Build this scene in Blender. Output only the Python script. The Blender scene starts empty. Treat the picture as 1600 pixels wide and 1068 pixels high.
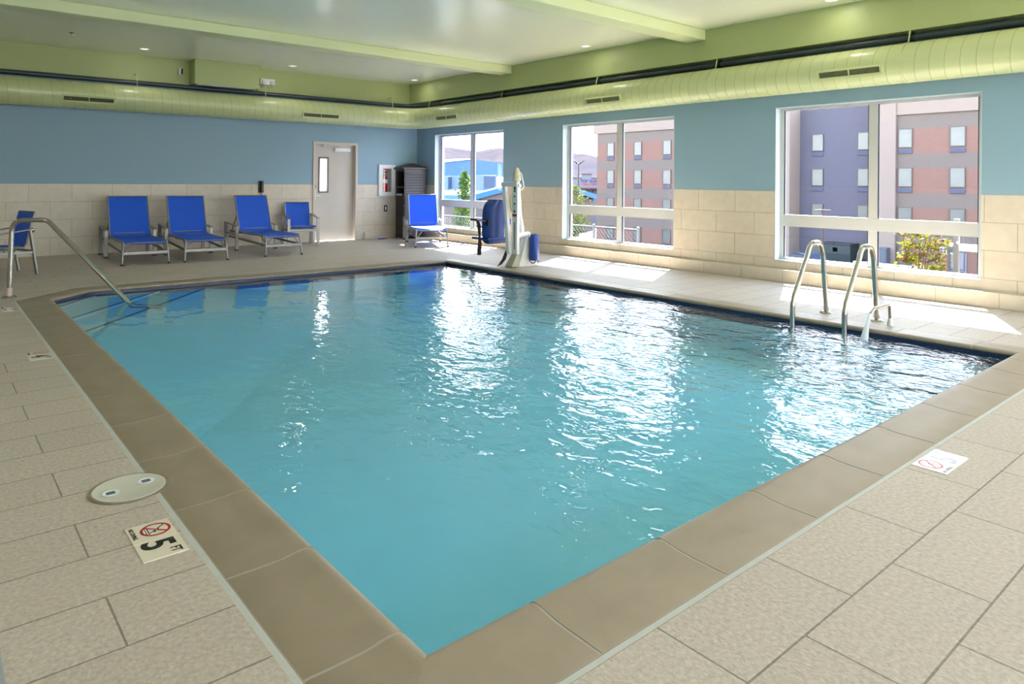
import bpy, math, random
from mathutils import Vector, Matrix
random.seed(7)
sc = bpy.context.scene
COL = sc.collection
R = math.radians
H = 1.344

# ---------------------------------------------------------------- mesh builder
class MB:
    def __init__(s): s.v=[]; s.f=[]; s.m=[]; s.mi=0
    def face(s, pts):
        b=len(s.v); s.v+= [tuple(p) for p in pts]; s.f.append(tuple(range(b,b+len(pts)))); s.m.append(s.mi)
    def raw(s, vs, fs):
        b=len(s.v); s.v+=[tuple(p) for p in vs]
        for f in fs: s.f.append(tuple(b+i for i in f)); s.m.append(s.mi)
        return s
    def box(s,x0,x1,y0,y1,z0,z1):
        if x0>x1:x0,x1=x1,x0
        if y0>y1:y0,y1=y1,y0
        if z0>z1:z0,z1=z1,z0
        v=[(x0,y0,z0),(x1,y0,z0),(x1,y1,z0),(x0,y1,z0),(x0,y0,z1),(x1,y0,z1),(x1,y1,z1),(x0,y1,z1)]
        return s.raw(v,[(0,3,2,1),(4,5,6,7),(0,1,5,4),(1,2,6,5),(2,3,7,6),(3,0,4,7)])
    def bar(s,p,q,w,h,up=(0,0,1)):
        p=Vector(p);q=Vector(q);d=(q-p).normalized();u=Vector(up)
        if abs(d.dot(u))>.98: u=Vector((1,0,0)) if abs(d.x)<.9 else Vector((0,1,0))
        r=d.cross(u).normalized();u=r.cross(d)
        c=[]
        for e in (p,q):
            for a,b in ((-1,-1),(1,-1),(1,1),(-1,1)): c.append(e+r*(a*w/2)+u*(b*h/2))
        return s.raw(c,[(3,2,1,0),(4,5,6,7),(0,1,5,4),(1,2,6,5),(2,3,7,6),(3,0,4,7)])
    def tube(s,path,r,n=12,cap=True):
        P=[Vector(p) for p in path]; N=len(P)
        rr=r if isinstance(r,(list,tuple)) else [r]*N
        T=[]
        for i in range(N):
            a=P[max(i-1,0)];b=P[min(i+1,N-1)];T.append((b-a).normalized())
        ref=Vector((0,0,1)) if abs(T[0].z)<.9 else Vector((1,0,0))
        x=(ref-T[0]*ref.dot(T[0])).normalized(); vs=[];fs=[]
        for i in range(N):
            x=(x-T[i]*x.dot(T[i])).normalized(); y=T[i].cross(x)
            for k in range(n):
                a=2*math.pi*k/n; vs.append(P[i]+x*(rr[i]*math.cos(a))+y*(rr[i]*math.sin(a)))
        for i in range(N-1):
            for k in range(n):
                k2=(k+1)%n; fs.append((i*n+k,i*n+k2,(i+1)*n+k2,(i+1)*n+k))
        if cap: fs.append(tuple(range(n-1,-1,-1))); fs.append(tuple((N-1)*n+k for k in range(n)))
        return s.raw(vs,fs)
    def cyl(s,p,q,r,n=20): return s.tube([p,q],r,n)
    def lathe(s,prof,c=(0,0,0),n=24,axis='Z'):
        vs=[];fs=[];m=len(prof);c=Vector(c)
        for k in range(n):
            a=2*math.pi*k/n
            for r,z in prof:
                v=(r*math.cos(a),r*math.sin(a),z)
                if axis=='X': v=(v[2],v[0],v[1])
                if axis=='Y': v=(v[0],v[2],v[1])
                vs.append(c+Vector(v))
        for k in range(n):
            k2=(k+1)%n
            for i in range(m-1): fs.append((k*m+i,k2*m+i,k2*m+i+1,k*m+i+1))
        if prof[0][0]>1e-6: fs.append(tuple(k*m for k in range(n-1,-1,-1)))
        if prof[-1][0]>1e-6: fs.append(tuple(k*m+m-1 for k in range(n)))
        return s.raw(vs,fs)
    def prism(s,poly,z0,z1,fn=None):
        n=len(poly); fn=fn or (lambda x,y,z:(x,y,z))
        v=[fn(x,y,z0) for x,y in poly]+[fn(x,y,z1) for x,y in poly]
        return s.raw(v,[tuple(range(n-1,-1,-1)),tuple(range(n,2*n))]+[(i,(i+1)%n,n+(i+1)%n,n+i) for i in range(n)])
    def sphere(s,c,r,n=12,sz=(1,1,1)):
        m=n; vs=[];fs=[];c=Vector(c)
        for i in range(m+1):
            t=math.pi*i/m
            for k in range(2*n):
                a=math.pi*k/n
                vs.append(c+Vector((r*sz[0]*math.sin(t)*math.cos(a),r*sz[1]*math.sin(t)*math.sin(a),r*sz[2]*math.cos(t))))
        for i in range(m):
            for k in range(2*n): fs.append((i*2*n+k,(i+1)*2*n+k,(i+1)*2*n+(k+1)%(2*n),i*2*n+(k+1)%(2*n)))
        return s.raw(vs,fs)
    def build(s,name,mat,parent=None,smooth=0,bevel=0,seg=2):
        me=bpy.data.meshes.new(name); me.from_pydata([tuple(p) for p in s.v],[],s.f)
        mats=mat if isinstance(mat,(list,tuple)) else [mat]
        for m in mats: me.materials.append(m)
        me.polygons.foreach_set('material_index',s.m)
        if smooth:
            import bmesh
            bm=bmesh.new(); bm.from_mesh(me); bmesh.ops.remove_doubles(bm,verts=bm.verts,dist=1e-5); bm.to_mesh(me); bm.free()
            me.polygons.foreach_set('use_smooth',[True]*len(me.polygons))
            try: me.set_sharp_from_angle(angle=R(smooth))
            except Exception: pass
        me.update(); o=bpy.data.objects.new(name,me); COL.objects.link(o)
        if parent: o.parent=parent
        if bevel:
            b=o.modifiers.new('Bevel','BEVEL'); b.width=bevel; b.segments=seg; b.limit_method='ANGLE'; b.angle_limit=R(40)
        return o

def empty(name,label,cat,loc=(0,0,0),rz=0,group=None,kind=None):
    o=bpy.data.objects.new(name,None); COL.objects.link(o); o.empty_display_size=.1
    o.location=loc; o.rotation_euler=(0,0,rz); return tag(o,label,cat,group,kind)
def tag(o,label=None,cat=None,group=None,kind=None):
    if label:o['label']=label
    if cat:o['category']=cat
    if group:o['group']=group
    if kind:o['kind']=kind
    return o
def struct(o,label=None,cat=None): return tag(o,label,cat,None,'structure')
def copy_tree(o,parent=None):
    c=o.copy(); COL.objects.link(c)
    if parent: c.parent=parent
    for ch in list(o.children): copy_tree(ch,c)
    return c
def text(name,body,mat,parent,size,loc,rz=0,bold=0,tilt=None,align='LEFT',sx=1):
    cu=bpy.data.curves.new(name,'FONT'); cu.body=body; cu.size=size; cu.offset=bold; cu.extrude=.0004; cu.align_x=align
    tmp=bpy.data.objects.new('tmp_text',cu); COL.objects.link(tmp); bpy.context.view_layer.update()
    me=bpy.data.meshes.new_from_object(tmp.evaluated_get(bpy.context.evaluated_depsgraph_get())); me.name=name
    bpy.data.objects.remove(tmp); me.materials.clear(); me.materials.append(mat)
    o=bpy.data.objects.new(name,me); COL.objects.link(o); o.parent=parent
    o.location=loc; o.rotation_euler=tilt if tilt else (0,0,rz); o.scale=(sx,1,1); return o

# ---------------------------------------------------------------- materials
def newmat(name):
    m=bpy.data.materials.new(name); m.use_nodes=True; nt=m.node_tree; b=nt.nodes['Principled BSDF']; return m,nt,b
def nd(nt,t,**k):
    n=nt.nodes.new(t)
    for a,v in k.items(): setattr(n,a,v)
    return n
def srgb(r,g,b):
    f=lambda c:(c/12.92 if c<=.04045 else ((c+.055)/1.055)**2.4)
    return (f(r/255),f(g/255),f(b/255),1)
def plain(name,c,rough=.5,metal=0,spec=.5,noise=0,nscale=8,bump=0,bscale=60,coat=0):
    m,nt,b=newmat(name); c=tuple(c)[:3]+(1,)
    b.inputs['Base Color'].default_value=c; b.inputs['Roughness'].default_value=rough; b.inputs['Metallic'].default_value=metal
    b.inputs['Specular IOR Level'].default_value=spec
    if coat: b.inputs['Coat Weight'].default_value=coat
    tc=nd(nt,'ShaderNodeTexCoord')
    if noise or not bump:
        n=nd(nt,'ShaderNodeTexNoise'); n.inputs['Scale'].default_value=nscale; n.inputs['Detail'].default_value=4
        nt.links.new(tc.outputs['Object'],n.inputs['Vector'])
        mx=nd(nt,'ShaderNodeMix',data_type='RGBA'); k=noise if noise else .04
        mx.inputs['A'].default_value=tuple(x*(1-k) for x in c[:3])+(1,); mx.inputs['B'].default_value=tuple(min(1,x*(1+k)) for x in c[:3])+(1,)
        nt.links.new(n.outputs['Fac'],mx.inputs['Factor']); nt.links.new(mx.outputs['Result'],b.inputs['Base Color'])
    if bump:
        n=nd(nt,'ShaderNodeTexNoise'); n.inputs['Scale'].default_value=bscale; n.inputs['Detail'].default_value=3
        nt.links.new(tc.outputs['Object'],n.inputs['Vector'])
        bp=nd(nt,'ShaderNodeBump'); bp.inputs['Strength'].default_value=1; bp.inputs['Distance'].default_value=bump
        nt.links.new(n.outputs['Fac'],bp.inputs['Height']); nt.links.new(bp.outputs['Normal'],b.inputs['Normal'])
    return m
def tiles(name,c1,c2,grout,w,h,axes,shift=(0,0),mortar=.004,rough=.5,nz=.12,nscale=30,bump=.001,bscale=90,gdepth=.002,spec=.4,offset=.5):
    m,nt,b=newmat(name); L=nt.links
    tc=nd(nt,'ShaderNodeTexCoord'); sp=nd(nt,'ShaderNodeSeparateXYZ'); L.new(tc.outputs['Object'],sp.inputs[0])
    cb=nd(nt,'ShaderNodeCombineXYZ')
    for i,a in enumerate(axes):
        ad=nd(nt,'ShaderNodeMath',operation='SUBTRACT'); L.new(sp.outputs[a],ad.inputs[0]); ad.inputs[1].default_value=shift[i]; L.new(ad.outputs[0],cb.inputs[i])
    br=nd(nt,'ShaderNodeTexBrick'); br.offset=offset; br.inputs['Scale'].default_value=1
    br.inputs['Brick Width'].default_value=w; br.inputs['Row Height'].default_value=h; br.inputs['Mortar Size'].default_value=mortar; br.inputs['Mortar Smooth'].default_value=.1
    br.inputs['Color1'].default_value=c1; br.inputs['Color2'].default_value=c2; br.inputs['Mortar'].default_value=grout
    L.new(cb.outputs[0],br.inputs['Vector'])
    n=nd(nt,'ShaderNodeTexNoise'); n.inputs['Scale'].default_value=nscale; n.inputs['Detail'].default_value=6; L.new(tc.outputs['Object'],n.inputs['Vector'])
    mr=nd(nt,'ShaderNodeMapRange'); mr.inputs['From Min'].default_value=.25; mr.inputs['From Max'].default_value=.75; mr.inputs['To Min'].default_value=1-nz; mr.inputs['To Max'].default_value=1+nz
    L.new(n.outputs['Fac'],mr.inputs['Value'])
    vm=nd(nt,'ShaderNodeVectorMath',operation='SCALE'); L.new(br.outputs['Color'],vm.inputs[0]); L.new(mr.outputs[0],vm.inputs['Scale']); L.new(vm.outputs[0],b.inputs['Base Color'])
    b.inputs['Roughness'].default_value=rough; b.inputs['Specular IOR Level'].default_value=spec
    n2=nd(nt,'ShaderNodeTexNoise'); n2.inputs['Scale'].default_value=bscale; n2.inputs['Detail'].default_value=4; L.new(tc.outputs['Object'],n2.inputs['Vector'])
    b1=nd(nt,'ShaderNodeBump'); b1.inputs['Distance'].default_value=bump; L.new(n2.outputs['Fac'],b1.inputs['Height'])
    b2=nd(nt,'ShaderNodeBump',invert=True); b2.inputs['Distance'].default_value=gdepth; L.new(br.outputs['Fac'],b2.inputs['Height']); L.new(b1.outputs['Normal'],b2.inputs['Normal']); L.new(b2.outputs['Normal'],b.inputs['Normal'])
    return m
def schlick(nt,f0,normal=None):
    L=nt.links; lw=nd(nt,'ShaderNodeLayerWeight'); lw.inputs['Blend'].default_value=.5
    if normal is not None: L.new(normal,lw.inputs['Normal'])
    p=nd(nt,'ShaderNodeMath',operation='POWER'); L.new(lw.outputs['Facing'],p.inputs[0]); p.inputs[1].default_value=5
    m=nd(nt,'ShaderNodeMath',operation='MULTIPLY_ADD'); L.new(p.outputs[0],m.inputs[0]); m.inputs[1].default_value=1-f0; m.inputs[2].default_value=f0; return m.outputs[0]
def glassmat(name,tint,refl=1.5):
    m,nt,b=newmat(name); L=nt.links; nt.nodes.remove(b); out=nt.nodes['Material Output']
    t=nd(nt,'ShaderNodeBsdfTransparent'); t.inputs[0].default_value=tint+(1,)
    g=nd(nt,'ShaderNodeBsdfGlossy'); g.inputs['Roughness'].default_value=.01
    fr=schlick(nt,.06)
    mx=nd(nt,'ShaderNodeMixShader'); L.new(fr,mx.inputs[0]); L.new(t.outputs[0],mx.inputs[1]); L.new(g.outputs[0],mx.inputs[2]); L.new(mx.outputs[0],out.inputs[0])
    return m

WT1,WT2,WG=(.62,.56,.46,1),(.57,.51,.42,1),(.42,.37,.30,1)
M={}
M['tile_back']=tiles('tile_back',WT1,WT2,WG,.6225,.3075,'XZ',(.128,0),rough=.35,nz=.06,nscale=9,bump=.0004)
M['tile_right']=tiles('tile_right',WT1,WT2,WG,.6225,.3075,'YZ',(.0655,0),rough=.35,nz=.06,nscale=9,bump=.0004)
M['tile_base']=tiles('tile_base',WT1,WT2,WG,.6225,.3075,'YZ',(.20,0),rough=.35,nz=.06,nscale=9,bump=.0004)
M['blue']=plain('blue_paint',(.235,.37,.46),.55,bump=.0004,bscale=140)
M['green']=plain('green_paint',(.40,.46,.20),.45,bump=.0004,bscale=140)
M['ceil']=plain('pale_green_ceiling_paint',(.88,.90,.72),.2,bump=.0010,bscale=6,spec=.8)
M['beam']=plain('green_beam_paint',(.68,.74,.44),.4,bump=.0004,bscale=60)
M['duct']=plain('green_duct_paint',(.51,.57,.29),.3,noise=.03,nscale=3,spec=.6)
M['ductdark']=plain('duct_seam',(.30,.34,.16),.6)
M['floor']=tiles('deck_tile',(.515,.442,.372,1),(.48,.41,.345,1),(.24,.205,.16,1),.622,.305,'XY',(.46,.107),mortar=.0033,rough=.6,nz=.2,nscale=55,bump=.003,bscale=75,gdepth=.003)
M['coping']=plain('coping_stone',(.31,.245,.175),.5,noise=.16,nscale=5,bump=.0008,bscale=200)
M['grout']=plain('grout',(.40,.36,.31),.8,noise=.1,nscale=40)
M['seal']=plain('sealant',(.50,.50,.46),.6,noise=.1,nscale=20)
M['plaster']=plain('pool_plaster',(.44,.67,.77),.7,noise=.05,nscale=2)
M['mosaic']=tiles('blue_mosaic',(.03,.03,.12,1),(.045,.04,.09,1),(.08,.075,.12,1),.026,.026,'XZ',mortar=.002,rough=.2,nz=.1,bump=.0002,offset=0)
M['nosing']=plain('step_nosing',(.01,.05,.12),.4)
M['frame']=plain('window_frame_alu',(.50,.51,.50),.4,noise=.02)
M['white']=plain('white_metal',(.80,.82,.83),.35,noise=.02)
M['whitep']=plain('white_plastic',(.78,.78,.76),.45,noise=.02)
M['reveal']=plain('pale_blue_reveal_paint',(.46,.58,.64),.5)
M['gasket']=plain('dark_gasket',(.012,.015,.035),.5)
M['glass']=glassmat('window_glass',(.93,.95,.96))
M['steel']=plain('brushed_steel',(.50,.48,.44),.2,1,noise=.05,nscale=40)
M['alu']=plain('satin_aluminium',(.30,.295,.28),.42,.7,noise=.05)
M['fabric']=plain('blue_sling_fabric',(.004,.09,.62),.6,noise=.05,nscale=150,bump=.0004,bscale=400)
M['black']=plain('black_rubber',(.012,.012,.013),.5)
M['espresso']=plain('espresso_resin',(.035,.027,.03),.45,noise=.2,nscale=25,bump=.0006,bscale=60,spec=.5)
M['dark']=plain('dark_inside',(.008,.007,.007),.8)
M['doorp']=plain('door_paint',(.52,.48,.43),.4,noise=.03)
M['framep']=plain('door_frame_paint',(.56,.50,.43),.4,noise=.03)
M['red']=plain('red_enamel',(.55,.015,.012),.25,noise=.05)
M['redp']=plain('red_ink',(.42,.01,.015),.4)
M['ink']=plain('black_ink',(.008,.008,.01),.25)
M['cream']=plain('cream_tile',(.74,.66,.52),.25,noise=.04)
M['insul']=plain('pipe_insulation',(.03,.045,.06),.35,noise=.2,nscale=10)
M['liftblue']=plain('navy_plastic',(.012,.045,.22),.35,noise=.05)
M['coverblue']=plain('blue_vinyl_cover',(.008,.05,.30),.4,noise=.1,nscale=12)
M['strap']=plain('brown_black_strap',(.025,.017,.016),.7,noise=.2,nscale=80)
M['lid']=plain('skimmer_plastic',(.60,.57,.48),.45,noise=.06,nscale=14)
M['ledge']=plain('light_strip',(.8,.8,.76),.5)
M['orange']=plain('orange_plastic',(.85,.17,.02),.5)
M['led']=plain('downlight_lens',(.85,.83,.78),.3)
m,nt,b=newmat('lamp_glow'); b.inputs['Base Color'].default_value=(.9,.88,.8,1); b.inputs['Emission Color'].default_value=(1,.93,.8,1); b.inputs['Emission Strength'].default_value=1.2; M['glow']=m
m,nt,b=newmat('frosted_glass'); b.inputs['Base Color'].default_value=(.9,.92,.92,1); b.inputs['Roughness'].default_value=.5
tr=nd(nt,'ShaderNodeBsdfTranslucent'); tr.inputs[0].default_value=(.95,.96,.96,1); mx=nd(nt,'ShaderNodeMixShader'); mx.inputs[0].default_value=.75
nt.links.new(b.outputs[0],mx.inputs[1]); nt.links.new(tr.outputs[0],mx.inputs[2]); nt.links.new(mx.outputs[0],nt.nodes['Material Output'].inputs[0]); M['frost']=m

# coping joints are built; skimmer etc. below. Water:
SPOUT=(6.45,2.75)
WZ=-.045
m,nt,b=newmat('pool_water_surface'); L=nt.links; nt.nodes.remove(b); out=nt.nodes['Material Output']
tc=nd(nt,'ShaderNodeTexCoord')
def wnoise(scale,det,sx=1,sy=1,rot=0):
    mp=nd(nt,'ShaderNodeMapping'); mp.inputs['Scale'].default_value=(sx,sy,1); mp.inputs['Rotation'].default_value=(0,0,rot); L.new(tc.outputs['Object'],mp.inputs[0])
    n=nd(nt,'ShaderNodeTexNoise'); n.inputs['Scale'].default_value=scale; n.inputs['Detail'].default_value=det; n.inputs['Distortion'].default_value=.6; L.new(mp.outputs[0],n.inputs['Vector']); return n.outputs['Fac']
def mth(op,a,b_):
    n=nd(nt,'ShaderNodeMath',operation=op)
    for i,x in enumerate((a,b_)):
        if isinstance(x,(int,float)): n.inputs[i].default_value=x
        else: L.new(x,n.inputs[i])
    return n.outputs[0]
sb=nd(nt,'ShaderNodeVectorMath',operation='DISTANCE'); L.new(tc.outputs['Object'],sb.inputs[0]); sb.inputs[1].default_value=(SPOUT[0],SPOUT[1],WZ)
mr=nd(nt,'ShaderNodeMapRange',interpolation_type='SMOOTHSTEP'); mr.inputs['From Min'].default_value=.6; mr.inputs['From Max'].default_value=7.0; mr.inputs['To Min'].default_value=1; mr.inputs['To Max'].default_value=.0; L.new(sb.outputs['Value'],mr.inputs['Value'])
mask=mr.outputs[0]
big=mth('MULTIPLY',wnoise(1.5,2,1,.75,.5),mth('ADD',.011,mth('MULTIPLY',mask,.026)))
mid=mth('MULTIPLY',wnoise(4.6,2,1,.65,.6),mth('ADD',.0022,mth('MULTIPLY',mask,.026)))
fine=mth('MULTIPLY',wnoise(15,2,1,.7,.6),mth('MULTIPLY',mask,.0135))
hsum=mth('ADD',big,mth('ADD',mid,fine))
bp=nd(nt,'ShaderNodeBump'); bp.inputs['Strength'].default_value=1; bp.inputs['Distance'].default_value=1; L.new(hsum,bp.inputs['Height'])
fr=schlick(nt,.022,bp.outputs[0])
t=nd(nt,'ShaderNodeBsdfTransparent'); t.inputs[0].default_value=(.61,.90,.985,1)
g=nd(nt,'ShaderNodeBsdfGlossy'); g.inputs['Roughness'].default_value=.015; L.new(bp.outputs[0],g.inputs['Normal'])
mx=nd(nt,'ShaderNodeMixShader'); L.new(fr,mx.inputs[0]); L.new(t.outputs[0],mx.inputs[1]); L.new(g.outputs[0],mx.inputs[2]); L.new(mx.outputs[0],out.inputs[0])
M['water']=m
m,nt,b=newmat('pouring_water'); L=nt.links; nt.nodes.remove(b); out=nt.nodes['Material Output']
t=nd(nt,'ShaderNodeBsdfTransparent'); t.inputs[0].default_value=(.9,.95,.97,1); g=nd(nt,'ShaderNodeBsdfPrincipled'); g.inputs['Base Color'].default_value=(.85,.9,.93,1); g.inputs['Roughness'].default_value=.15
mx=nd(nt,'ShaderNodeMixShader'); mx.inputs[0].default_value=.55; L.new(t.outputs[0],mx.inputs[1]); L.new(g.outputs[0],mx.inputs[2]); L.new(mx.outputs[0],out.inputs[0]); M['jet']=m
# ---------------------------------------------------------------- room shell
XL,YF=-2.4,-3.4; XW,YW,ZC=9.012,14.202,3.581
WIN=[(10.955,13.44),(6.745,9.245),(2.585,5.047),(-1.60,.86)]
WZ0,WZ1=.27,2.38
mb=MB()
OC=[(.765,1.325),(6.985,1.325),(6.985,9.915),(1.40,9.915),(.765,9.24)]
mb.box(XL,.765,YF,YW,-.15,0).box(6.985,XW,YF,YW,-.15,0).box(.765,6.985,YF,1.325,-.15,0).box(.765,6.985,9.915,YW,-.15,0)
mb.prism([(.765,9.24),(1.40,9.915),(.765,9.915)],-.15,0)
struct(mb.build('floor',M['floor']),'beige textured stone tile deck around the pool','floor')
mb=MB(); mb.box(XL-.2,XW+.26,YF-.2,YW+.2,ZC,ZC+.15); struct(mb.build('ceiling',M['ceil']),'pale green glossy painted ceiling','ceiling')
def wallbands(mb,axis,c0,c1,a0,a1,openings,bands):
    for mi,(z0,z1) in enumerate(bands):
        mb.mi=mi
        zs=sorted({z0,z1,*[z for o in openings for z in o[2:4] if z0<z<z1]})
        for za,zb in zip(zs,zs[1:]):
            cuts=sorted([(o[0],o[1]) for o in openings if o[2]<=za+1e-6 and o[3]>=zb-1e-6]); p=a0
            for s,e in cuts+[(a1,a1)]:
                if s-p>1e-4:
                    if axis=='Y': mb.box(c0,c1,p,s,za,zb)
                    else: mb.box(p,s,c0,c1,za,zb)
                p=e
bands=[(0,1.23),(1.23,3.115),(3.115,ZC)]
mb=MB(); wallbands(mb,'Y',XW,XW+.26,YF,YW,[(a,b,WZ0,WZ1) for a,b in WIN],bands)
struct(mb.build('wall_right',[M['tile_right'],M['blue'],M['green']]),'teal painted wall over beige tile with the three windows','wall')
DX0,DX1,DZ=6.40,7.455,2.15
mb=MB(); wallbands(mb,'X',YW,YW+.2,XL,XW+.26,[(DX0,DX1,0,DZ)],bands)
struct(mb.build('wall_back',[M['tile_back'],M['blue'],M['green']]),'blue painted wall over beige tile behind the loungers','wall')
mb=MB(); wallbands(mb,'Y',XL-.2,XL,YF,YW,[],bands); struct(mb.build('wall_left',[M['tile_right'],M['blue'],M['green']]))
FILL_WIN=[(.6,3.2),(3.4,6.0),(6.2,8.8)]  # made-up openings behind the camera, added to let in fill light
mb=MB(); wallbands(mb,'X',YF-.2,YF,XL,XW+.26,[(a,b,WZ0,3.05) for a,b in FILL_WIN],bands); struct(mb.build('wall_front',[M['tile_back'],M['blue'],M['green']]))
mb=MB(); mb.box(8.80,XW,YF,YW,3.13,ZC); struct(mb.build('trim_1',M['green'],bevel=.006),'green soffit running above the windows','soffit')
for n,(y0,lab) in enumerate(((10.46,'pale green ceiling beam farther from the camera, nearer the door wall'),(6.04,'pale green ceiling beam nearer the camera, ending above the middle window'))):
    mb=MB(); mb.box(XL,8.80,y0,y0+.335,3.43,ZC); struct(mb.build('beam' if n==0 else 'beam.001',M['beam'],bevel=.012),lab,'beam')
mb=MB(); mb.box(8.90,XW,YF,YW,0,.168); struct(mb.build('baseboard_right',M['tile_base'],bevel=.004))
mb=MB(); mb.box(7.63,8.90,YW-.03,YW,0,.155); struct(mb.build('baseboard_back',M['tile_back'],bevel=.004))
mb=MB(); mb.box(7.63,7.95,YW-.034,YW-.001,.156,.168); struct(mb.build('trim_2',M['ledge']))
# windows
def window(n,axis,a0,a1,lab,inner,WZ1=WZ1):
    # axis 'Y': wall plane X ; frame at inner+0.12
    w=bpy.data.objects.new('window_%d'%n,None); COL.objects.link(w); struct(w,lab,'window')
    sgn=1 if axis=='Y' else -1
    def bx(mb,p0,p1,d0,d1,z0,z1):
        d0=inner+sgn*d0; d1=inner+sgn*d1
        return mb.box(d0,d1,p0,p1,z0,z1) if axis=='Y' else mb.box(p0,p1,d0,d1,z0,z1)
    e=.008
    mb=MB(); bx(mb,a0,a0+e,-.003,.26,WZ0,WZ1); bx(mb,a1-e,a1,-.003,.26,WZ0,WZ1); bx(mb,a0,a1,-.003,.26,WZ1-e,WZ1); mb.build('reveal',M['reveal'],w)
    mb=MB(); bx(mb,a0-.0,a1+.0,-.018,.13,WZ0,WZ0+.016); mb.build('sill',M['frame'],w,bevel=.003)
    mid=(a0+a1)/2-.02; f=.06
    mb=MB()
    for p0,p1,z0,z1,g_ in ((a0+e,a0+f,WZ0+.046,WZ1-.046,0),(a1-f,a1-e,WZ0+.046,WZ1-.046,0),(mid-.055,mid+.055,WZ0+.046,.744,0),(mid-.055,mid+.055,.906,WZ1-.046,0),(a0+e,a1-e,WZ0+.016,WZ0+.045,0),(a0+e,a1-e,WZ1-.045,WZ1-e,0),(a0+f+.001,a1-f-.001,.745,.905,0)):
        bx(mb,p0,p1,.12,.185,z0,z1)
    mb.build('frame',M['frame'],w)
    mb=MB()
    for z0,z1 in ((WZ0+.045,.745),(.905,WZ1-.045)):
        for p0,p1 in ((a0+f,mid-.055),(mid+.055,a1-f)):
            bx(mb,p1-.012,p1,.128,.152,z0,z1); bx(mb,p0,p0+.012,.128,.152,z0,z1)
    mb.build('gasket',M['gasket'],w)
    for z0,z1 in ((WZ0+.045,.745),(.905,WZ1-.045)):
        for p0,p1 in ((a0+f,mid-.055),(mid+.055,a1-f)):
            mb=MB(); d=inner+sgn*.155
            if axis=='Y': mb.face([(d,p0,z0),(d,p1,z0),(d,p1,z1),(d,p0,z1)])
            else: mb.face([(p0,d,z0),(p1,d,z0),(p1,d,z1),(p0,d,z1)])
            mb.build('glass_pane',M['glass'],w)
window(1,'Y',*WIN[0],'white framed window beside the corner showing a blue warehouse',XW)
window(2,'Y',*WIN[1],'white framed middle window showing brick hotel and sign',XW)
window(3,'Y',*WIN[2],'white framed window behind the pool ladder rails',XW)
window(4,'Y',*WIN[3],None,XW)  # unseen window continuing the row, added for its daylight
for i_ in range(3): window(5+i_,'X',*FILL_WIN[i_],None,YF,3.05)  # unseen front windows, invented as a source of fill daylight
# ---------------------------------------------------------------- pool
IC=[(1.09,1.65),(6.66,1.65),(6.66,9.58),(1.53,9.58),(1.09,9.12)]
def cop_seg(mb,gm,A,B,A2,B2,js,first=None):
    A,B,A2,B2=[Vector(p+(0,)) for p in (A,B,A2,B2)]
    d=(B-A); Ln=d.length; d/=Ln; nrm=Vector((-d.y,d.x,0)); nrm=nrm if (A2-A).dot(nrm)>0 else -nrm
    W=(A2-A).dot(nrm)
    prof=[(.002,-.026),(-.010,-.020),(-.014,-.012),(-.012,-.001),(-.002,.008),(.016,.013),(.045,.012),(.10,.0045),(.16,.0015),(W-.008,.001),(W,-.003),(W,-.05)]
    t0=(A2-A).dot(d)/W; t1=(B2-B).dot(d)/W
    ss=[0]+[j for j in js if .08<j<Ln-.08]+[Ln]
    for i in range(len(ss)-1):
        g0=.006 if i>0 else 0; g1=.006 if i<len(ss)-2 else 0; vs=[]
        for s,k in ((ss[i]+g0,t0 if i==0 else 0),(ss[i+1]-g1,t1 if i==len(ss)-2 else 0)):
            for w,z in prof: vs.append(A+d*(s+w*k)+nrm*w+Vector((0,0,z)))
        n=len(prof); fs=[(k,(k+1)%n,n+(k+1)%n,n+k) for k in range(n)]+[tuple(range(n-1,-1,-1)),tuple(range(n,2*n))]
        mb.raw(vs,fs)
    vs=[];pg=[(.004,-.026),(-.008,-.020),(-.012,-.012),(-.010,-.002),(0,.006),(.018,.0112),(.045,.0102),(.10,.0027),(.16,-.0003),(W-.002,-.0008),(W-.002,-.05)]
    for s,k in ((0,t0),(Ln,t1)):
        for w,z in pg: vs.append(A+d*(s+w*k)+nrm*w+Vector((0,0,z)))
    n=len(pg); gm.raw(vs,[(k,(k+1)%n,n+(k+1)%n,n+k) for k in range(n)]+[tuple(range(n-1,-1,-1)),tuple(range(n,2*n))])
cop=empty('pool_coping','tan stone coping slabs edging the pool','pool coping'); cop['kind']='structure'
mb=MB(); gm=MB()
OCi=[(.787,1.347),(6.963,1.347),(6.963,9.893),(1.405,9.893),(.787,9.235)]
JN=[x-1.09 for x in (1.485,2.112,2.75,3.385,4.02,4.66,5.30,5.95,6.4)]
JL=[9.12-y for y in (8.64,8.02,7.4,6.77,6.15,5.51,4.895,4.275,3.655,3.03,2.405,1.785)]
JR=[.32+.63*k for k in range(13)]; JB=[.4+.63*k for k in range(8)]
cop_seg(mb,gm,IC[0],IC[1],OCi[0],OCi[1],JN)
cop_seg(mb,gm,IC[1],IC[2],OCi[1],OCi[2],JR)
cop_seg(mb,gm,IC[2],IC[3],OCi[2],OCi[3],JB)
cop_seg(mb,gm,IC[3],IC[4],OCi[3],OCi[4],[.32])
cop_seg(mb,gm,IC[4],IC[0],OCi[4],OCi[0],JL)
mb.build('coping_slabs',M['coping'],cop,smooth=35); gm.build('grout_bed',M['grout'],cop)
mb=MB()
for i in range(5):
    a,b2=OC[i],OC[(i+1)%5]; c,d2=OCi[i],OCi[(i+1)%5]
    mb.face([(a[0],a[1],-.0005),(b2[0],b2[1],-.0005),(d2[0],d2[1],-.0005),(c[0],c[1],-.0005)])
    mb.face([(a[0],a[1],-.0005),(c[0],c[1],-.0005),(c[0],c[1],-.06),(a[0],a[1],-.06)])
mb.build('sealant_joint',M['seal'],cop)
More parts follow.
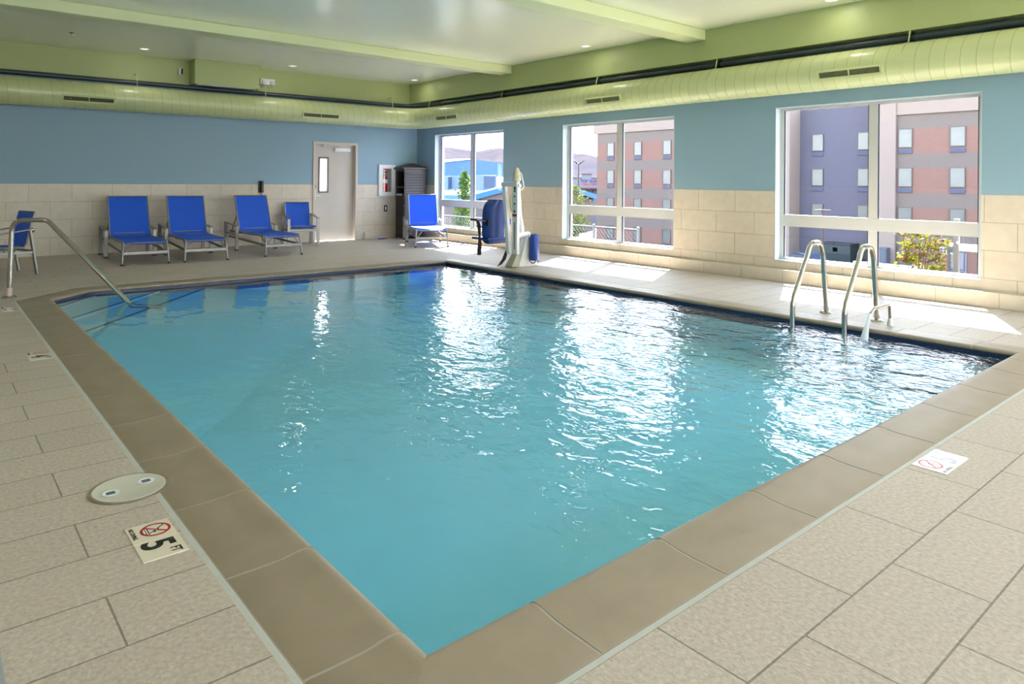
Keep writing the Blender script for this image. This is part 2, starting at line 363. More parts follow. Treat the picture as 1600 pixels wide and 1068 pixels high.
# basin
mb=MB(); ZB=[-.50,-.50,-.34,-.34,-.34]; out=Vector((0,0,0))
def off(p,o): 
    c=(3.9,5.6); return (p[0]+(o if p[0]>c[0] else -o),p[1]+(o if p[1]>c[1] else -o))
PW=[off(p,.012) for p in IC]
for i in range(5):
    j=(i+1)%5; a,b2=PW[i],PW[j]
    mb.mi=1; mb.face([(a[0],a[1],-.02),(b2[0],b2[1],-.02),(b2[0],b2[1],-.15),(a[0],a[1],-.15)])
    mb.mi=0; mb.face([(a[0],a[1],-.15),(b2[0],b2[1],-.15),(b2[0],b2[1],ZB[j]),(a[0],a[1],ZB[i])])
mb.mi=0; mb.face([(p[0],p[1],z) for p,z in zip(PW,ZB)])
basin=mb.build('pool_basin',[M['plaster'],M['mosaic']]); struct(basin,'pale turquoise plaster basin with blue waterline tile','pool')
SL=[((1.08,8.83),(1.60,9.585),-.065),((1.08,8.12),(2.30,9.585),-.08),((1.08,7.42),(2.86,9.585),-.10)]
mb=MB(); mn=MB()
mb.face([(1.08,7.42,-.10),(2.86,9.585,-.10),(5.6,9.585,-.42),(1.08,4.6,-.42)])  # added ramp, shaped so the lowest step's front shows no tonal edge
for k,(a,b2,z) in enumerate(SL):
    poly=[a,b2,(1.53,9.585),(1.085,9.12)]
    mb.prism(poly,-.36,z)
    va=Vector(a);vb=Vector(b2);d=(vb-va).normalized();n=Vector((-d.y,d.x))
    mn.prism([tuple(va+d*.02),tuple(vb-d*.02),tuple(vb-d*.02+n*.04),tuple(va+d*.02+n*.04)],z,z+.003)
st=empty('pool_steps','three corner steps under water with dark edge lines','pool steps'); st['kind']='structure'
mb.build('step_treads_and_ramp',M['plaster'],st); mn.build('step_nosing',M['nosing'],st)
mb=MB(); mb.face([(p[0],p[1],WZ) for p in [off(p,.011) for p in IC]])
tag(mb.build('pool_water',M['water']),'turquoise rippled water filling the pool','water',kind='stuff')

# depth markers
def marker(name,label,loc,rz,num):
    t=empty(name,label,'depth marker',loc,rz,'no diving depth markers in the deck')
    # local: text right = +x, up = +y ; size .30 x .15 , origin centre
    for i,x in enumerate((-.076,.076)):
        mb=MB(); mb.box(x-.0745,x+.0745,-.0755,.0755,-.004,.003); mb.build('tile',M['cream'],t,bevel=.001)
    z=.0033
    text('number',num,M['ink'],t,.152,(.008,-.054,z),bold=.0042,sx=.95)
    text('unit_text','FT',M['ink'],t,.050,(.097,.024,z),bold=.0012,sx=.72)
    text('warning_text','NO DIVING',M['ink'],t,.022,(-.136,-.067,z),bold=.0005,sx=.86)
    mb=MB(); c=(-.079,.016); n=40
    for k in range(n):
        a0=2*math.pi*k/n;a1=2*math.pi*(k+1)/n
        mb.face([(c[0]+r*math.cos(a),c[1]+r*math.sin(a),z) for r,a in ((.043,a0),(.053,a0),(.053,a1),(.043,a1))])
    s=.7071; mb.face([(c[0]+x*s-y*s,c[1]+x*s+y*s,z+.0004) for x,y in ((-.044,-.004),(.044,-.004),(.044,.004),(-.044,.004))])
    mb.build('prohibition_ring',M['redp'],t)
    mb=MB()
    def st_(p,q,w): mb.bar((c[0]+p[0],c[1]+p[1],z),(c[0]+q[0],c[1]+q[1],z),w,.0004)
    st_((-.02,.026),(-.002,.006),.005); st_((-.002,.006),(.012,-.012),.004); st_((-.004,.012),(.016,.004),.003); st_((.012,-.012),(.02,-.022),.003)
    st_((-.03,-.026),(.03,-.026),.003); st_((-.03,-.034),(.03,-.034),.0025); st_((-.034,.03),(-.016,.03),.003)
    mb.lathe([(0,z),(.006,z),(.006,z+.0004),(0,z+.0004)],(c[0]+.014,c[1]-.006,0),12)
    mb.build('diver_symbol',M['ink'],t)
    return t
marker('depth_marker','cream no diving tile reading 5 FT beside the round skimmer lid',(.6745,2.835,0),R(-90),'5')
marker('depth_marker.001','cream no diving tile reading 4 FT on the left deck',(.688,6.325,0),R(-90),'4')
marker('depth_marker.002','cream no diving tile near the foot of the entry handrail',(.697,8.72,0),R(-90),'3')
marker('depth_marker.003','glare-washed no diving tile reading 5 FT in the right-hand deck',(3.78,1.247,0),0,'5')
# skimmer lid
t=empty('skimmer_lid','round pale plastic skimmer lid set between deck and coping','skimmer lid',(.695,3.375,0))
mb=MB(); mb.lathe([(0,-.03),(.142,-.03),(.142,.0070),(.136,.0078),(.130,.0062),(0,.0062)],n=56); mb.build('lid',M['lid'],t,smooth=30)
mb=MB(); mb.lathe([(.142,-.03),(.155,-.03),(.155,.0052),(.142,.0052)],n=56); mb.build('rim',plain('lid_rim',(.24,.20,.13),.7,noise=.2),t,smooth=30)
for dx,dy in ((-.075,-.02),(.07,.02)):
    mb=MB(); mb.lathe([(0,.0063),(.03,.0063),(.033,.0092),(.026,.0097),(.024,.0072),(0,.0072)],(dx,dy,0),24); ring=mb.build('finger_ring',M['white'],t,smooth=40)
    mb=MB(); mb.box(dx-.017,dx+.017,dy-.013,dy+.014,.0073,.0103); mb.build('finger_grip',plain('slate_grip',(.09,.12,.17),.5),ring,bevel=.004)
mb=MB(); mb.box(-.42,.178,1.35,2.525,-.01,.004); 
for i in range(18): mb.box(.10,.112,1.4+.06*i,1.435+.06*i,.004,.0045)
tag(mb.build('access_cover',plain('grey_cover',(.36,.39,.42),.45,.3,noise=.1,nscale=20),bevel=.002),'grey metal access cover set in the deck, cut by the bottom-left corner','access cover')
# ---------------------------------------------------------------- duct and pipe
DR,DZc,DY,DX=.2315,2.748,13.95,8.762
duct=empty('air_duct','green painted round spiral duct running along both walls below the ceiling','air duct',(DX,DY,DZc))
O=Vector((DX,DY,DZc)); BR=.52
def lp(p): return Vector(p)-O
mb=MB(); mb.tube([lp((XL,DY,DZc)),lp((DX-BR,DY,DZc))],DR,48); mb.build('duct_run',M['duct'],duct,smooth=40)
mb=MB(); mb.tube([lp((DX,YF,DZc)),lp((DX,DY-BR,DZc))],DR,48); mb.build('duct_run',M['duct'],duct,smooth=40)
mb=MB(); mb.tube([lp((DX-BR+BR*math.sin(a),DY-BR+BR*math.cos(a),DZc)) for a in [math.pi/2*i/4 for i in range(5)]],DR+.003,48,cap=False); mb.build('duct_elbow',M['duct'],duct,smooth=20)
def helix(axis,a0,a1,pitch=.152):
    n=28; N=int((a1-a0)/pitch*n); pts=[]
    for i in range(N+1):
        s=a0+(a1-a0)*i/N; th=2*math.pi*i/n; c,sn=math.cos(th)*(DR+.0005),math.sin(th)*(DR+.0005)
        pts.append(lp((s,DY+c,DZc+sn)) if axis=='X' else lp((DX+c,s,DZc+sn)))
    return pts
mb=MB(); mb.tube(helix('X',.2,DX-BR-.1),.0026,4); mb.build('spiral_seam',M['ductdark'],duct)
mb=MB(); mb.tube(helix('Y',.6,DY-BR-.1),.0026,4); mb.build('spiral_seam',M['ductdark'],duct)
def ring(axis,s,w=.03,t=.006):
    prof=[(DR-.01,-w/2),(DR+t,-w/2),(DR+t,w/2),(DR-.01,w/2)]
    mb=MB(); c=lp((s,DY,DZc)) if axis=='X' else lp((DX,s,DZc)); mb.lathe(prof+prof[:1],c,48,axis); return mb
for ax,ss in (('X',(.75,2.95,5.28,8.2)),('Y',(13.35,10.75,8.2,5.85,3.26,.8))):
    for s in ss:
        mb=ring(ax,s,.022,.005); 
        c=lp((s,DY,DZc)) if ax=='X' else lp((DX,s,DZc))
        top=c+Vector((0,0,DR-.01)); mb.bar(top,Vector((top.x+.052,top.y,3.13-DZc)) if ax=='Y' else Vector((top.x,top.y+.045,3.21-DZc)),.014,.008)
        if ax=='X': mb.bar((top.x,top.y+.045,3.21-DZc),(top.x,YW-DY-.001,3.21-DZc),.014,.008)
        mb.build('hanger_strap',M['duct'],duct,smooth=40)
for ax,ss in (('X',(1.9,4.15,6.9)),('Y',(12.0,9.4,7.0,4.45,2.0))):
    for s in ss: ring(ax,s,.016,.0025).build('joint_band',M['ductdark' if ax=='X' and False else 'duct'],duct,smooth=40)
def vent(ax,a0,a1,ang):
    L_=a1-a0; ca,sa=math.cos(ang),math.sin(ang); mid=(a0+a1)/2
    def P(u,v,w):  # u along, v up on face, w out
        r=DR+w; y=-(r*ca)+v*(sa); z=r*sa+v*ca
        return lp((mid+u,DY+y,DZc+z)) if ax=='X' else lp((DX+y,mid-u,DZc+z))
    def bx(mb,u0,u1,v0,v1,w0,w1):
        c=[P(u,v,w) for w in (w0,w1) for u,v in ((u0,v0),(u1,v0),(u1,v1),(u0,v1))]
        mb.raw(c,[(3,2,1,0),(4,5,6,7),(0,1,5,4),(1,2,6,5),(2,3,7,6),(3,0,4,7)])
    h=.065; f=.03
    mb=MB()
    for q in ((-L_/2,L_/2,-h,-h+f),(-L_/2,L_/2,h-f,h),(-L_/2,-L_/2+f,-h+f,h-f),(L_/2-f,L_/2,-h+f,h-f),(-.006,.006,-h+f,h-f)): bx(mb,*q,-.03,.02)
    v=mb.build('air_vent',M['duct'],duct)
    mb=MB(); bx(mb,-L_/2+f,L_/2-f,-h+f,h-f,-.02,.002); mb.build('vent_opening',M['dark'],v)
    mb=MB()
    n=44
    for i in range(n):
        u=-L_/2+f+(L_-2*f)*(i+.5)/n; bx(mb,u-.002,u+.002,-h+f,h-f,.002,.008)
    mb.build('vent_louvre',M['ductdark'],v)
for a0,a1 in ((1.77,2.57),(5.95,6.78)): vent('X',a0,a1,R(-20))
for a0,a1 in ((11.9,12.7),(7.43,8.25),(3.45,4.23)): vent('Y',a0,a1,R(-17))
pipe=empty('insulated_pipe','dark insulated pipe running between the duct and the green soffit','pipe')
PX,PY,PZ,PR=8.878,14.07,3.060,.042; br=.42
path=[(XL+.005,PY,PZ),(PX-br,PY,PZ)]+[(PX-br+br*math.sin(a),PY-br+br*math.cos(a),PZ) for a in [math.pi/2*i/10 for i in range(1,10)]]+[(PX,PY-br,PZ),(PX,YF+.005,PZ)]
mb=MB(); mb.tube(path,PR,16); mb.build('pipe_run',M['insul'],pipe,smooth=50)
for y in (13.0,10.75,8.2,5.85,3.26):
    mb=MB(); mb.lathe([(PR-.004,-.035),(PR+.007,-.035),(PR+.007,.035),(PR-.004,.035),(PR-.004,-.035)],(PX,y,PZ),16,'Y'); mb.bar((PX+.02,y,PZ+.03),(PX+.02,y,3.135),.02,.008); mb.build('pipe_clamp',M['black'],pipe,smooth=40)
# bulkhead
t=empty('wall_bulkhead','green boxed bulkhead high on the back wall with pale panel beneath','bulkhead',(4.5,14.02,3.118))
mb=MB(); mb.box(-.60,.61,-.17,.18,0,.463); mb.build('bulkhead_case',M['green'],t,bevel=.004)
mb=MB(); mb.box(-.545,.55,-.135,.15,-.012,.001); pn=mb.build('underside_panel',plain('pale_panel',(.66,.66,.70),.4),t)
for x in (-.54,0,.545):
    mb=MB(); mb.box(x-.008,x+.008,-.135,.15,-.0145,-.011); mb.build('panel_rib',M['white'],pn)
t=empty('alarm_strobe','small white and black alarm device on the wall left of the bulkhead','alarm device',(3.735,YW,3.355))
mb=MB(); mb.box(-.035,.035,-.05,0,-.065,.065); mb.build('back_box',M['whitep'],t,bevel=.008)
mb=MB(); mb.box(.0,.034,-.062,-.049,-.05,.055); mb.build('dark_lens',M['black'],t,bevel=.004)
t=empty('emergency_light','white twin-head emergency light right of the bulkhead','emergency light',(5.385,YW,3.315))
mb=MB(); mb.box(-.15,.15,-.075,0,-.06,.065); mb.build('case',M['whitep'],t,bevel=.012)
for s in (-.085,.085):
    mb=MB(); mb.lathe([(0,.0),(.04,.0),(.045,.02),(.04,.035),(0,.03)],(s,-.105,-.02),16,'Y'); mb.build('lamp_head',plain('lamp_grey',(.6,.62,.7),.3),t,smooth=40)
# ceiling fixtures
def downlight(x,y,label,first=[None]):
    if first[0] is None:
        t=empty('recessed_downlight',label,'downlight',(x,y,ZC),0,'ceiling downlights')
        mb=MB(); mb.lathe([(.058,.012),(.062,.012),(.085,-.002),(.085,-.006),(.078,-.008),(.058,-.004),(.058,.012)],n=28); mb.build('trim_ring',M['white'],t,smooth=40)
        mb=MB(); mb.lathe([(0,-.001),(.058,-.001),(.058,.004),(0,.004)],n=28); mb.build('lens',M['glow'],t,smooth=40)
        first[0]=t; return t
    t=copy_tree(first[0]); t.location=(x,y,ZC); t['label']=label; return t
DL=[(2.95,13.43,'small white downlight in the ceiling left of the bulkhead'),(5.607,13.42,'small white downlight in the ceiling right of the bulkhead'),(8.44,13.42,'small downlight in the ceiling corner above the cabinet'),(8.40,8.09,'small downlight between the two ceiling beams above the middle window'),(8.49,4.03,'small downlight cut by the top edge of the frame')]
for x,y,l in DL: downlight(x,y,l)
t=empty('fire_sprinkler','small chrome fire sprinkler in the ceiling at the far left','sprinkler',(1.765,12.70,ZC))
mb=MB(); mb.lathe([(0,0),(.045,0),(.045,-.004),(.02,-.012),(.012,-.02),(.012,-.035),(0,-.035)]); mb.build('escutcheon',M['steel'],t,smooth=40)
mb=MB(); mb.lathe([(0,-.055),(.024,-.052),(.024,-.056),(0,-.06)]); mb.bar((-.012,0,-.03),(-.004,0,-.054),.004,.004); mb.bar((.012,0,-.03),(.004,0,-.054),.004,.004); mb.build('deflector',M['steel'],t)
# ---------------------------------------------------------------- door
d=bpy.data.objects.new('door_1',None); COL.objects.link(d); struct(d,'grey metal door with a narrow glass panel right of the blue armchair','door')
mb=MB(); fy0,fy1=YW-.02,YW+.20
mb.box(DX0,DX0+.055,fy0,fy1,0,DZ).box(DX1-.055,DX1,fy0,fy1,0,DZ).box(DX0+.055,DX1-.055,fy0,fy1,DZ-.055,DZ)
mb.box(DX0+.055,DX0+.075,YW+.155,fy1,0,DZ-.055).box(DX1-.075,DX1-.055,YW+.155,fy1,0,DZ-.055)
mb.build('door_frame',M['framep'],d,bevel=.003)
lx0,lx1,ly0,ly1,lz1=DX0+.058,DX1-.058,YW+.105,YW+.15,DZ-.058
vx0,vx1,vz0,vz1=6.60,6.785,1.075,1.80
mb=MB(); mb.box(lx0,vx0,ly0,ly1,.006,lz1).box(vx1,lx1,ly0,ly1,.006,lz1).box(vx0,vx1,ly0,ly1,.006,vz0).box(vx0,vx1,ly0,ly1,vz1,lz1)
leaf=mb.build('door_leaf',M['doorp'],d)
mb=MB(); f=.028
for q in ((vx0-f,vx0+.012,vz0-f,vz1+f),(vx1-.012,vx1+f,vz0-f,vz1+f),(vx0,vx1,vz0-f,vz0+.012),(vx0,vx1,vz1-.012,vz1+f)): mb.box(q[0],q[1],ly0-.012,ly1+.012,q[2],q[3])
mb.build('panel_frame',plain('panel_frame_grey',(.17,.15,.14),.4),d,bevel=.002)
mb=MB(); mb.face([(vx0,ly0+.02,vz0),(vx1,ly0+.02,vz0),(vx1,ly0+.02,vz1),(vx0,ly0+.02,vz1)]); mb.build('glass_pane',M['frost'],d)
mb=MB(); mb.box(6.93,7.30,ly0-.075,ly0,1.955,2.03); cl=mb.build('door_closer',M['white'],d,bevel=.006)
mb=MB(); mb.bar((7.02,ly0-.055,2.045),(6.66,ly0-.06,2.06),.022,.012); mb.bar((6.66,ly0-.05,2.06),(6.66,ly0-.05,lz1+.02),.03,.02); mb.cyl((7.02,ly0-.05,2.03),(7.02,ly0-.05,2.055),.02); mb.build('closer_arm',M['steel'],cl)
mb=MB(); mb.box(6.475,6.515,ly0-.014,ly0,.90,1.13); lk=mb.build('lock_plate',M['white'],d,bevel=.006)
mb=MB(); mb.box(6.477,6.513,ly0-.022,ly0-.006,1.14,1.22); mb.build('card_reader',M['black'],lk,bevel=.006)
mb=MB(); mb.cyl((6.495,ly0-.014,.985),(6.495,ly0-.06,.985),.011); mb.tube([(6.495,ly0-.055,.985),(6.53,ly0-.058,.985),(6.60,ly0-.055,.98)],.010); mb.build('lever_handle',M['white'],lk,smooth=50)
# wall fittings
t=empty('wall_phone','black wall telephone above the third lounger','telephone',(5.285,YW,1.06))
mb=MB(); mb.box(-.05,.05,-.035,0,0,.24); mb.build('base',M['black'],t,bevel=.01)
mb=MB(); mb.tube([(0,-.055,.015),(0,-.06,.05),(0,-.058,.12),(0,-.06,.19),(0,-.055,.228)],[.024,.026,.019,.026,.024],12); mb.build('handset',M['ink'],t,smooth=50)
mb=MB(); mb.tube([(0,-.02,.0),(.004,-.03,-.05),(.002,-.02,-.12),(.01,-.012,-.22)],.006,8); mb.build('cord',M['black'],t,smooth=50)
t=empty('extinguisher_cabinet','white recessed fire extinguisher cabinet on the wall left of the dark cabinet','extinguisher cabinet',(8.19,YW,.97))
mb=MB(); x0,x1,z1=-.215,.215,.715
for q in ((x0,x0+.105,0,z1),(x1-.105,x1,0,z1),(x0+.105,x1-.105,0,.09),(x0+.105,x1-.105,z1-.09,z1)): mb.box(q[0],q[1],-.05,0,q[2],q[3])
mb.build('cabinet_door_frame',M['whitep'],t,bevel=.005)
mb=MB(); mb.box(x0+.1,x1-.1,-.004,-.001,.085,z1-.085); mb.build('cabinet_back',plain('cabinet_shade',(.28,.27,.26),.5),t)
mb=MB(); mb.face([(x0+.1,-.046,.085),(x1-.1,-.046,.085),(x1-.1,-.046,z1-.085),(x0+.1,-.046,z1-.085)]); mb.build('glass_pane',M['glass'],t)
mb=MB(); mb.box(-.085,.0,-.0445,-.0425,.53,.62); sg=mb.build('red_sign',M['redp'],t)
text('sign_text','FIRE',M['whitep'],sg,.034,(-.075,-.0452,.575),tilt=(R(90),0,0)); 
t=empty('fire_extinguisher','red fire extinguisher with white label inside the wall cabinet','fire extinguisher',(8.135,14.178,1.062))
mb=MB(); mb.lathe([(0,0),(.019,0),(.0195,.01),(.0195,.30),(.016,.34),(.008,.36),(0,.36)],n=20); mb.v=[(x*3.6,y,z) for x,y,z in mb.v]; mb.build('cylinder',M['red'],t,smooth=40)
mb=MB(); mb.lathe([(.0199,.20),(.0201,.201),(.0201,.289),(.0199,.29)],n=20); mb.v=[(x*3.6,y,z) for x,y,z in mb.v]; mb.build('white_label',M['whitep'],t,smooth=40)
mb=MB(); mb.bar((-.035,-.002,.375),(.035,-.002,.395),.012,.014); mb.box(-.012,.012,-.012,.012,.355,.385); mb.build('valve_handle',M['red'],t)
t=empty('wall_switch','small black and white wall switch below the extinguisher cabinet','switch',(8.175,YW,.685))
mb=MB(); mb.box(-.042,.042,-.008,0,-.072,.072); mb.build('cover_plate',M['black'],t,bevel=.003)
mb=MB(); mb.box(-.018,.018,-.014,-.006,-.042,.042); mb.build('rocker',M['whitep'],t,bevel=.004)
t=empty('wall_valve_knob','round steel knob on the tiled wall behind the cut-off armchair','wall knob',(1.41,YW,.455))
mb=MB(); mb.lathe([(0,0),(.035,0),(.035,-.008),(.016,-.012),(.014,-.07),(.03,-.075),(.042,-.085),(.044,-.10),(.03,-.11),(0,-.112)],n=24,axis='Y'); mb.build('knob',M['steel'],t,smooth=40)
t=empty('floor_trinket','small blue and orange strip lying on the deck below the switch','small object',(7.99,13.99,0),R(8))
mb=MB(); mb.box(-.13,.13,-.022,.022,0,.022); mb.build('strip',plain('royal_blue_plastic',(.03,.04,.42),.4),t,bevel=.006)
mb=MB(); mb.box(.06,.135,-.024,.024,.002,.025); mb.build('end_tip',M['orange'],t,bevel=.006)
# ---------------------------------------------------------------- loungers
def sling(mb,x0,x1,pts,th=.008,sag=.012,n=8):
    # pts: side profile (y,z) ; fabric between x0,x1
    prev=None; N=len(pts); top=[];bot=[]
    for i,(y,z) in enumerate(pts):
        a=pts[max(i-1,0)];b2=pts[min(i+1,N-1)]; ty,tz=b2[0]-a[0],b2[1]-a[1]; l=math.hypot(ty,tz); ny,nz=-tz/l,ty/l
        rt=[];rb=[]
        for k in range(n+1):
            u=k/n; s=-sag*4*u*(1-u)
            rt.append((x0+(x1-x0)*u,y+ny*(s+th/2),z+nz*(s+th/2))); rb.append((x0+(x1-x0)*u,y+ny*(s-th/2),z+nz*(s-th/2)))
        top.append(rt);bot.append(rb)
    vs=[p for r in top for p in r]+[p for r in bot for p in r]; m=n+1; o=N*m; fs=[]
    for i in range(N-1):
        for k in range(n):
            fs.append((i*m+k,i*m+k+1,(i+1)*m+k+1,(i+1)*m+k)); fs.append((o+i*m+k,o+(i+1)*m+k,o+(i+1)*m+k+1,o+i*m+k+1))
        fs.append((i*m,(i+1)*m,o+(i+1)*m,o+i*m)); fs.append((i*m+n,o+i*m+n,o+(i+1)*m+n,(i+1)*m+n))
    for k in range(n):
        fs.append((k,o+k,o+k+1,k+1)); fs.append(((N-1)*m+k,(N-1)*m+k+1,o+(N-1)*m+k+1,o+(N-1)*m+k))
    return mb.raw(vs,fs)
def make_lounger(label):
    t=empty('chaise_lounge',label,'lounger',group='blue sling loungers on the pool deck')
    A=M['alu']; w=.305
    seat=[(.03,.325),(.06,.352),(.12,.362),(.5,.358),(1.0,.352),(1.28,.35),(1.33,.355)]
    mb=MB(); sling(mb,-w+.012,w-.012,seat); mb.build('seat_sling',M['fabric'],t,smooth=60)
    back=[(1.31,.37),(1.36,.42),(1.44,.60),(1.55,.83),(1.625,.995),(1.64,1.02)]
    mb=MB(); sling(mb,-w+.012,w-.012,back); bs=mb.build('back_sling',M['fabric'],t,smooth=60)
    mb=MB()
    for s in (-1,1): mb.tube([(s*w,1.31,.36),(s*w,1.36,.41),(s*w,1.44,.595),(s*w,1.55,.825),(s*w,1.635,1.02)],.014,8)
    mb.tube([(-w,1.636,1.018),(w,1.636,1.018)],.010,8); mb.tube([(-w,1.36,.405),(w,1.36,.405)],.012,8)
    for s in (-1,1): mb.bar((s*(w-.02),1.5,.70),(s*(w-.02),1.82,.345),.018,.018)
    mb.build('back_frame',A,t,smooth=40)
    mb=MB()
    for s in (-1,1): mb.tube([(s*w,.025,.30),(s*w,.045,.335),(s*w,.09,.352),(s*w,1.85,.342)],.0165,8)
    mb.tube([(-w,1.85,.342),(w,1.85,.342)],.0165,8); mb.tube([(-w,.045,.335),(w,.045,.335)],.010,8)
    for y in (.75,1.36): mb.bar((-w,y,.325),(w,y,.325),.03,.02)
    mb.build('seat_frame',A,t,smooth=40)
    for s in (-1,1):
        mb=MB(); mb.tube([(s*w,.045,.335),(s*w,.03,.31),(s*(w+.012),.0,.16),(s*(w+.02),-.02,.022)],[.017,.017,.015,.013],8); lg=mb.build('leg',A,t,smooth=40)
        mb=MB(); mb.cyl((s*(w+.02),-.02,0),(s*(w+.02),-.019,.03),.019,12); mb.build('foot_cap',M['black'],lg)
    wa=w+.062
    for s in (-1,1):
        for y0,y1,z1 in ((1.30,1.285,.455),(1.93,1.90,.50)):
            mb=MB(); mb.bar((s*wa,y0,.02),(s*wa,y1,z1),.058,.026,up=(0,1,0)); lg=mb.build('leg',A,t,bevel=.004)
            mb=MB(); mb.box(s*wa-.034,s*wa+.034,y0-.018,y0+.018,0,.03); mb.build('foot_cap',M['black'],lg,bevel=.004)
        mb=MB(); mb.bar((s*wa,1.262,.460),(s*wa,1.925,.508),.06,.018); mb.build('armrest',A,t,bevel=.006)
    mb=MB(); mb.bar((-w-.005,.0,.185),(w+.005,.0,.185),.016,.045)
    for s in (-1,1):
        mb.bar((s*w,.0,.19),(s*w,1.93,.235),.018,.035); mb.bar((s*(w-.03),.0,.19),(s*(w-.14),.02,.33),.012,.012) if False else None
        mb.bar((s*wa,1.30,.30),(s*wa,1.93,.305),.018,.03); mb.bar((s*(w),1.36,.325),(s*wa,1.36,.31),.02,.03)
        mb.bar((s*(w-.02),.005,.195),(s*(w-.13),.05,.335),.012,.012); mb.bar((s*(w-.02),.005,.20),(s*(w-.02),.34,.338),.012,.012)
    mb.bar((-wa,1.93,.30),(wa,1.93,.30),.018,.03)
    mb.build('stretcher',A,t,bevel=.003)
    return t
L1=make_lounger('blue sling lounger leftmost of the three along the back wall')
L1.location=(2.66,11.93,0); L1.rotation_euler=(0,0,R(-2.5))
for (x,y,a,lab) in ((3.535,11.86,R(-4),'blue sling lounger in the middle of the three along the back wall'),(4.85,11.93,R(0),'blue sling lounger below the black wall telephone'),(7.80,11.72,R(-26),'blue sling lounger in front of the dark cabinet with sun on its seat')):
    c=copy_tree(L1); c.location=(x,y,0); c.rotation_euler=(0,0,a); c['label']=lab
def make_chair(label):
    t=empty('armchair',label,'armchair',group='blue sling armchairs'); A=M['alu']; w=.245; wa=.29
    mb=MB(); sling(mb,-w+.01,w-.01,[(-.25,.37),(-.235,.392),(-.18,.40),(.0,.39),(.15,.378),(.2,.38)],sag=.01); mb.build('seat_sling',M['fabric'],t,smooth=60)
    mb=MB(); sling(mb,-w+.01,w-.01,[(.19,.385),(.22,.43),(.25,.56),(.29,.72),(.32,.845),(.335,.86)],sag=.016); mb.build('back_sling',M['fabric'],t,smooth=60)
    mb=MB()
    for s in (-1,1): mb.tube([(s*w,-.25,.375),(s*w,-.2,.392),(s*w,.19,.372),(s*w,.225,.43),(s*w,.29,.72),(s*w,.33,.86)],.013,8)
    mb.tube([(-w,.33,.858),(w,.33,.858)],.010,8); mb.tube([(-w,-.22,.385),(w,-.22,.385)],.010,8); mb.tube([(-w,.2,.375),(w,.2,.375)],.010,8)
    mb.build('sling_frame',A,t,smooth=40)
    for s in (-1,1):
        for y0,y1,z1 in ((-.27,-.25,.545),(.34,.25,.62)):
            mb=MB(); mb.bar((s*wa,y0,0),(s*wa,y1,z1),.058,.026,up=(0,1,0)); mb.build('leg',A,t,bevel=.004)
        mb=MB(); mb.bar((s*wa,-.275,.545),(s*wa,.28,.628),.06,.018); mb.build('armrest',A,t,bevel=.006)
    mb=MB(); mb.bar((-wa,-.26,.315),(wa,-.26,.315),.018,.05); mb.bar((-wa,.30,.32),(wa,.30,.32),.018,.035)
    for s in (-1,1): mb.bar((s*wa,-.265,.315),(s*wa,.30,.31),.02,.035); mb.bar((s*w,-.05,.38),(s*wa,-.05,.315),.014,.02)
    mb.bar((-w,-.2,.385),(w*.2,.1,.325),.012,.012); mb.bar((w,-.2,.385),(-w*.2,.1,.325),.012,.012)
    mb.build('stretcher',A,t,bevel=.003); return t
C1=make_chair('blue sling armchair beside the grey door'); C1.location=(5.91,13.68,0); C1.rotation_euler=(0,0,R(-10))
c=copy_tree(C1); c.location=(.82,11.80,0); c.rotation_euler=(0,0,R(-74)); c['label']='blue sling armchair seen from the side, cut by the left edge behind the handrail'
# ---------------------------------------------------------------- towel cabinet
t=empty('towel_cabinet','dark brown slatted towel cabinet with peaked roof in the corner','cabinet',(8.665,13.905,0),R(-3))
E=M['espresso']; hw=.275; hd=.20
mb=MB()
for sx in (-1,1):
    for sy in (-1,1): mb.box(sx*hw-.03*(sx>0),sx*hw+.03*(sx<0),sy*hd-.03*(sy>0),sy*hd+.03*(sy<0),0.0,1.585)
mb.box(-hw,hw,-hd,hd,.05,.09).box(-hw,hw,-hd,hd,1.53,1.585)
mb.build('corner_posts',E,t,bevel=.004)
def slats(mb,axis,c,a0,a1,z0,z1,n,sgn):
    h=(z1-z0)/n
    for i in range(n):
        za=z0+h*i; zb=za+h*.90
        for_=[(0,za),(0.0,zb),(.002,zb),(.020,za)]
        if axis=='Y': pts=[[(a,c+sgn*w,z) for w,z in for_] for a in (a0,a1)]
        else: pts=[[(c+sgn*w,a,z) for w,z in for_] for a in (a0,a1)]
        mb.raw(pts[0]+pts[1],[(0,1,2,3),(7,6,5,4),(0,4,5,1),(1,5,6,2),(2,6,7,3),(3,7,4,0)])
mb=MB(); mb.box(-hw+.03,hw-.03,-hd+.006,-hd+.018,.09,1.53); slats(mb,'Y',-hd+.006,-hw+.03,hw-.055,.09,1.0,15,-1); slats(mb,'Y',-hd+.006,-hw+.03,hw-.055,1.03,1.53,8,-1)
mb.box(-hw+.03,hw-.03,hd-.018,hd-.006,.09,1.53); mb.box(hw-.018,hw-.006,-hd+.03,hd-.03,.09,1.53); mb.build('side_panel',E,t)
mb=MB(); mb.box(-hw+.006,-hw+.018,-hd+.03,hd-.03,.09,.98); slats(mb,'X',-hw+.006,-hd+.03,hd-.03,.09,.98,14,-1); dr=mb.build('door',E,t)
mb=MB(); mb.box(-hw-.022,-hw-.002,-.10,.13,.985,1.025); mb.build('pull_handle',plain('pale_handle',(.55,.55,.53),.4),dr,bevel=.004)
mb=MB(); mb.box(-hw,hw-.03,-hd+.02,hd-.02,.985,1.03).box(-hw+.004,hw-.03,-hd+.02,hd-.02,1.16,1.20); mb.build('shelf',E,t)
mb=MB(); mb.box(-hw+.022,hw-.02,-hd+.02,hd-.02,1.03,1.525); mb.f=[f for f in mb.f]; 
mb=MB(); rx,ry=hw+.05,hd+.04
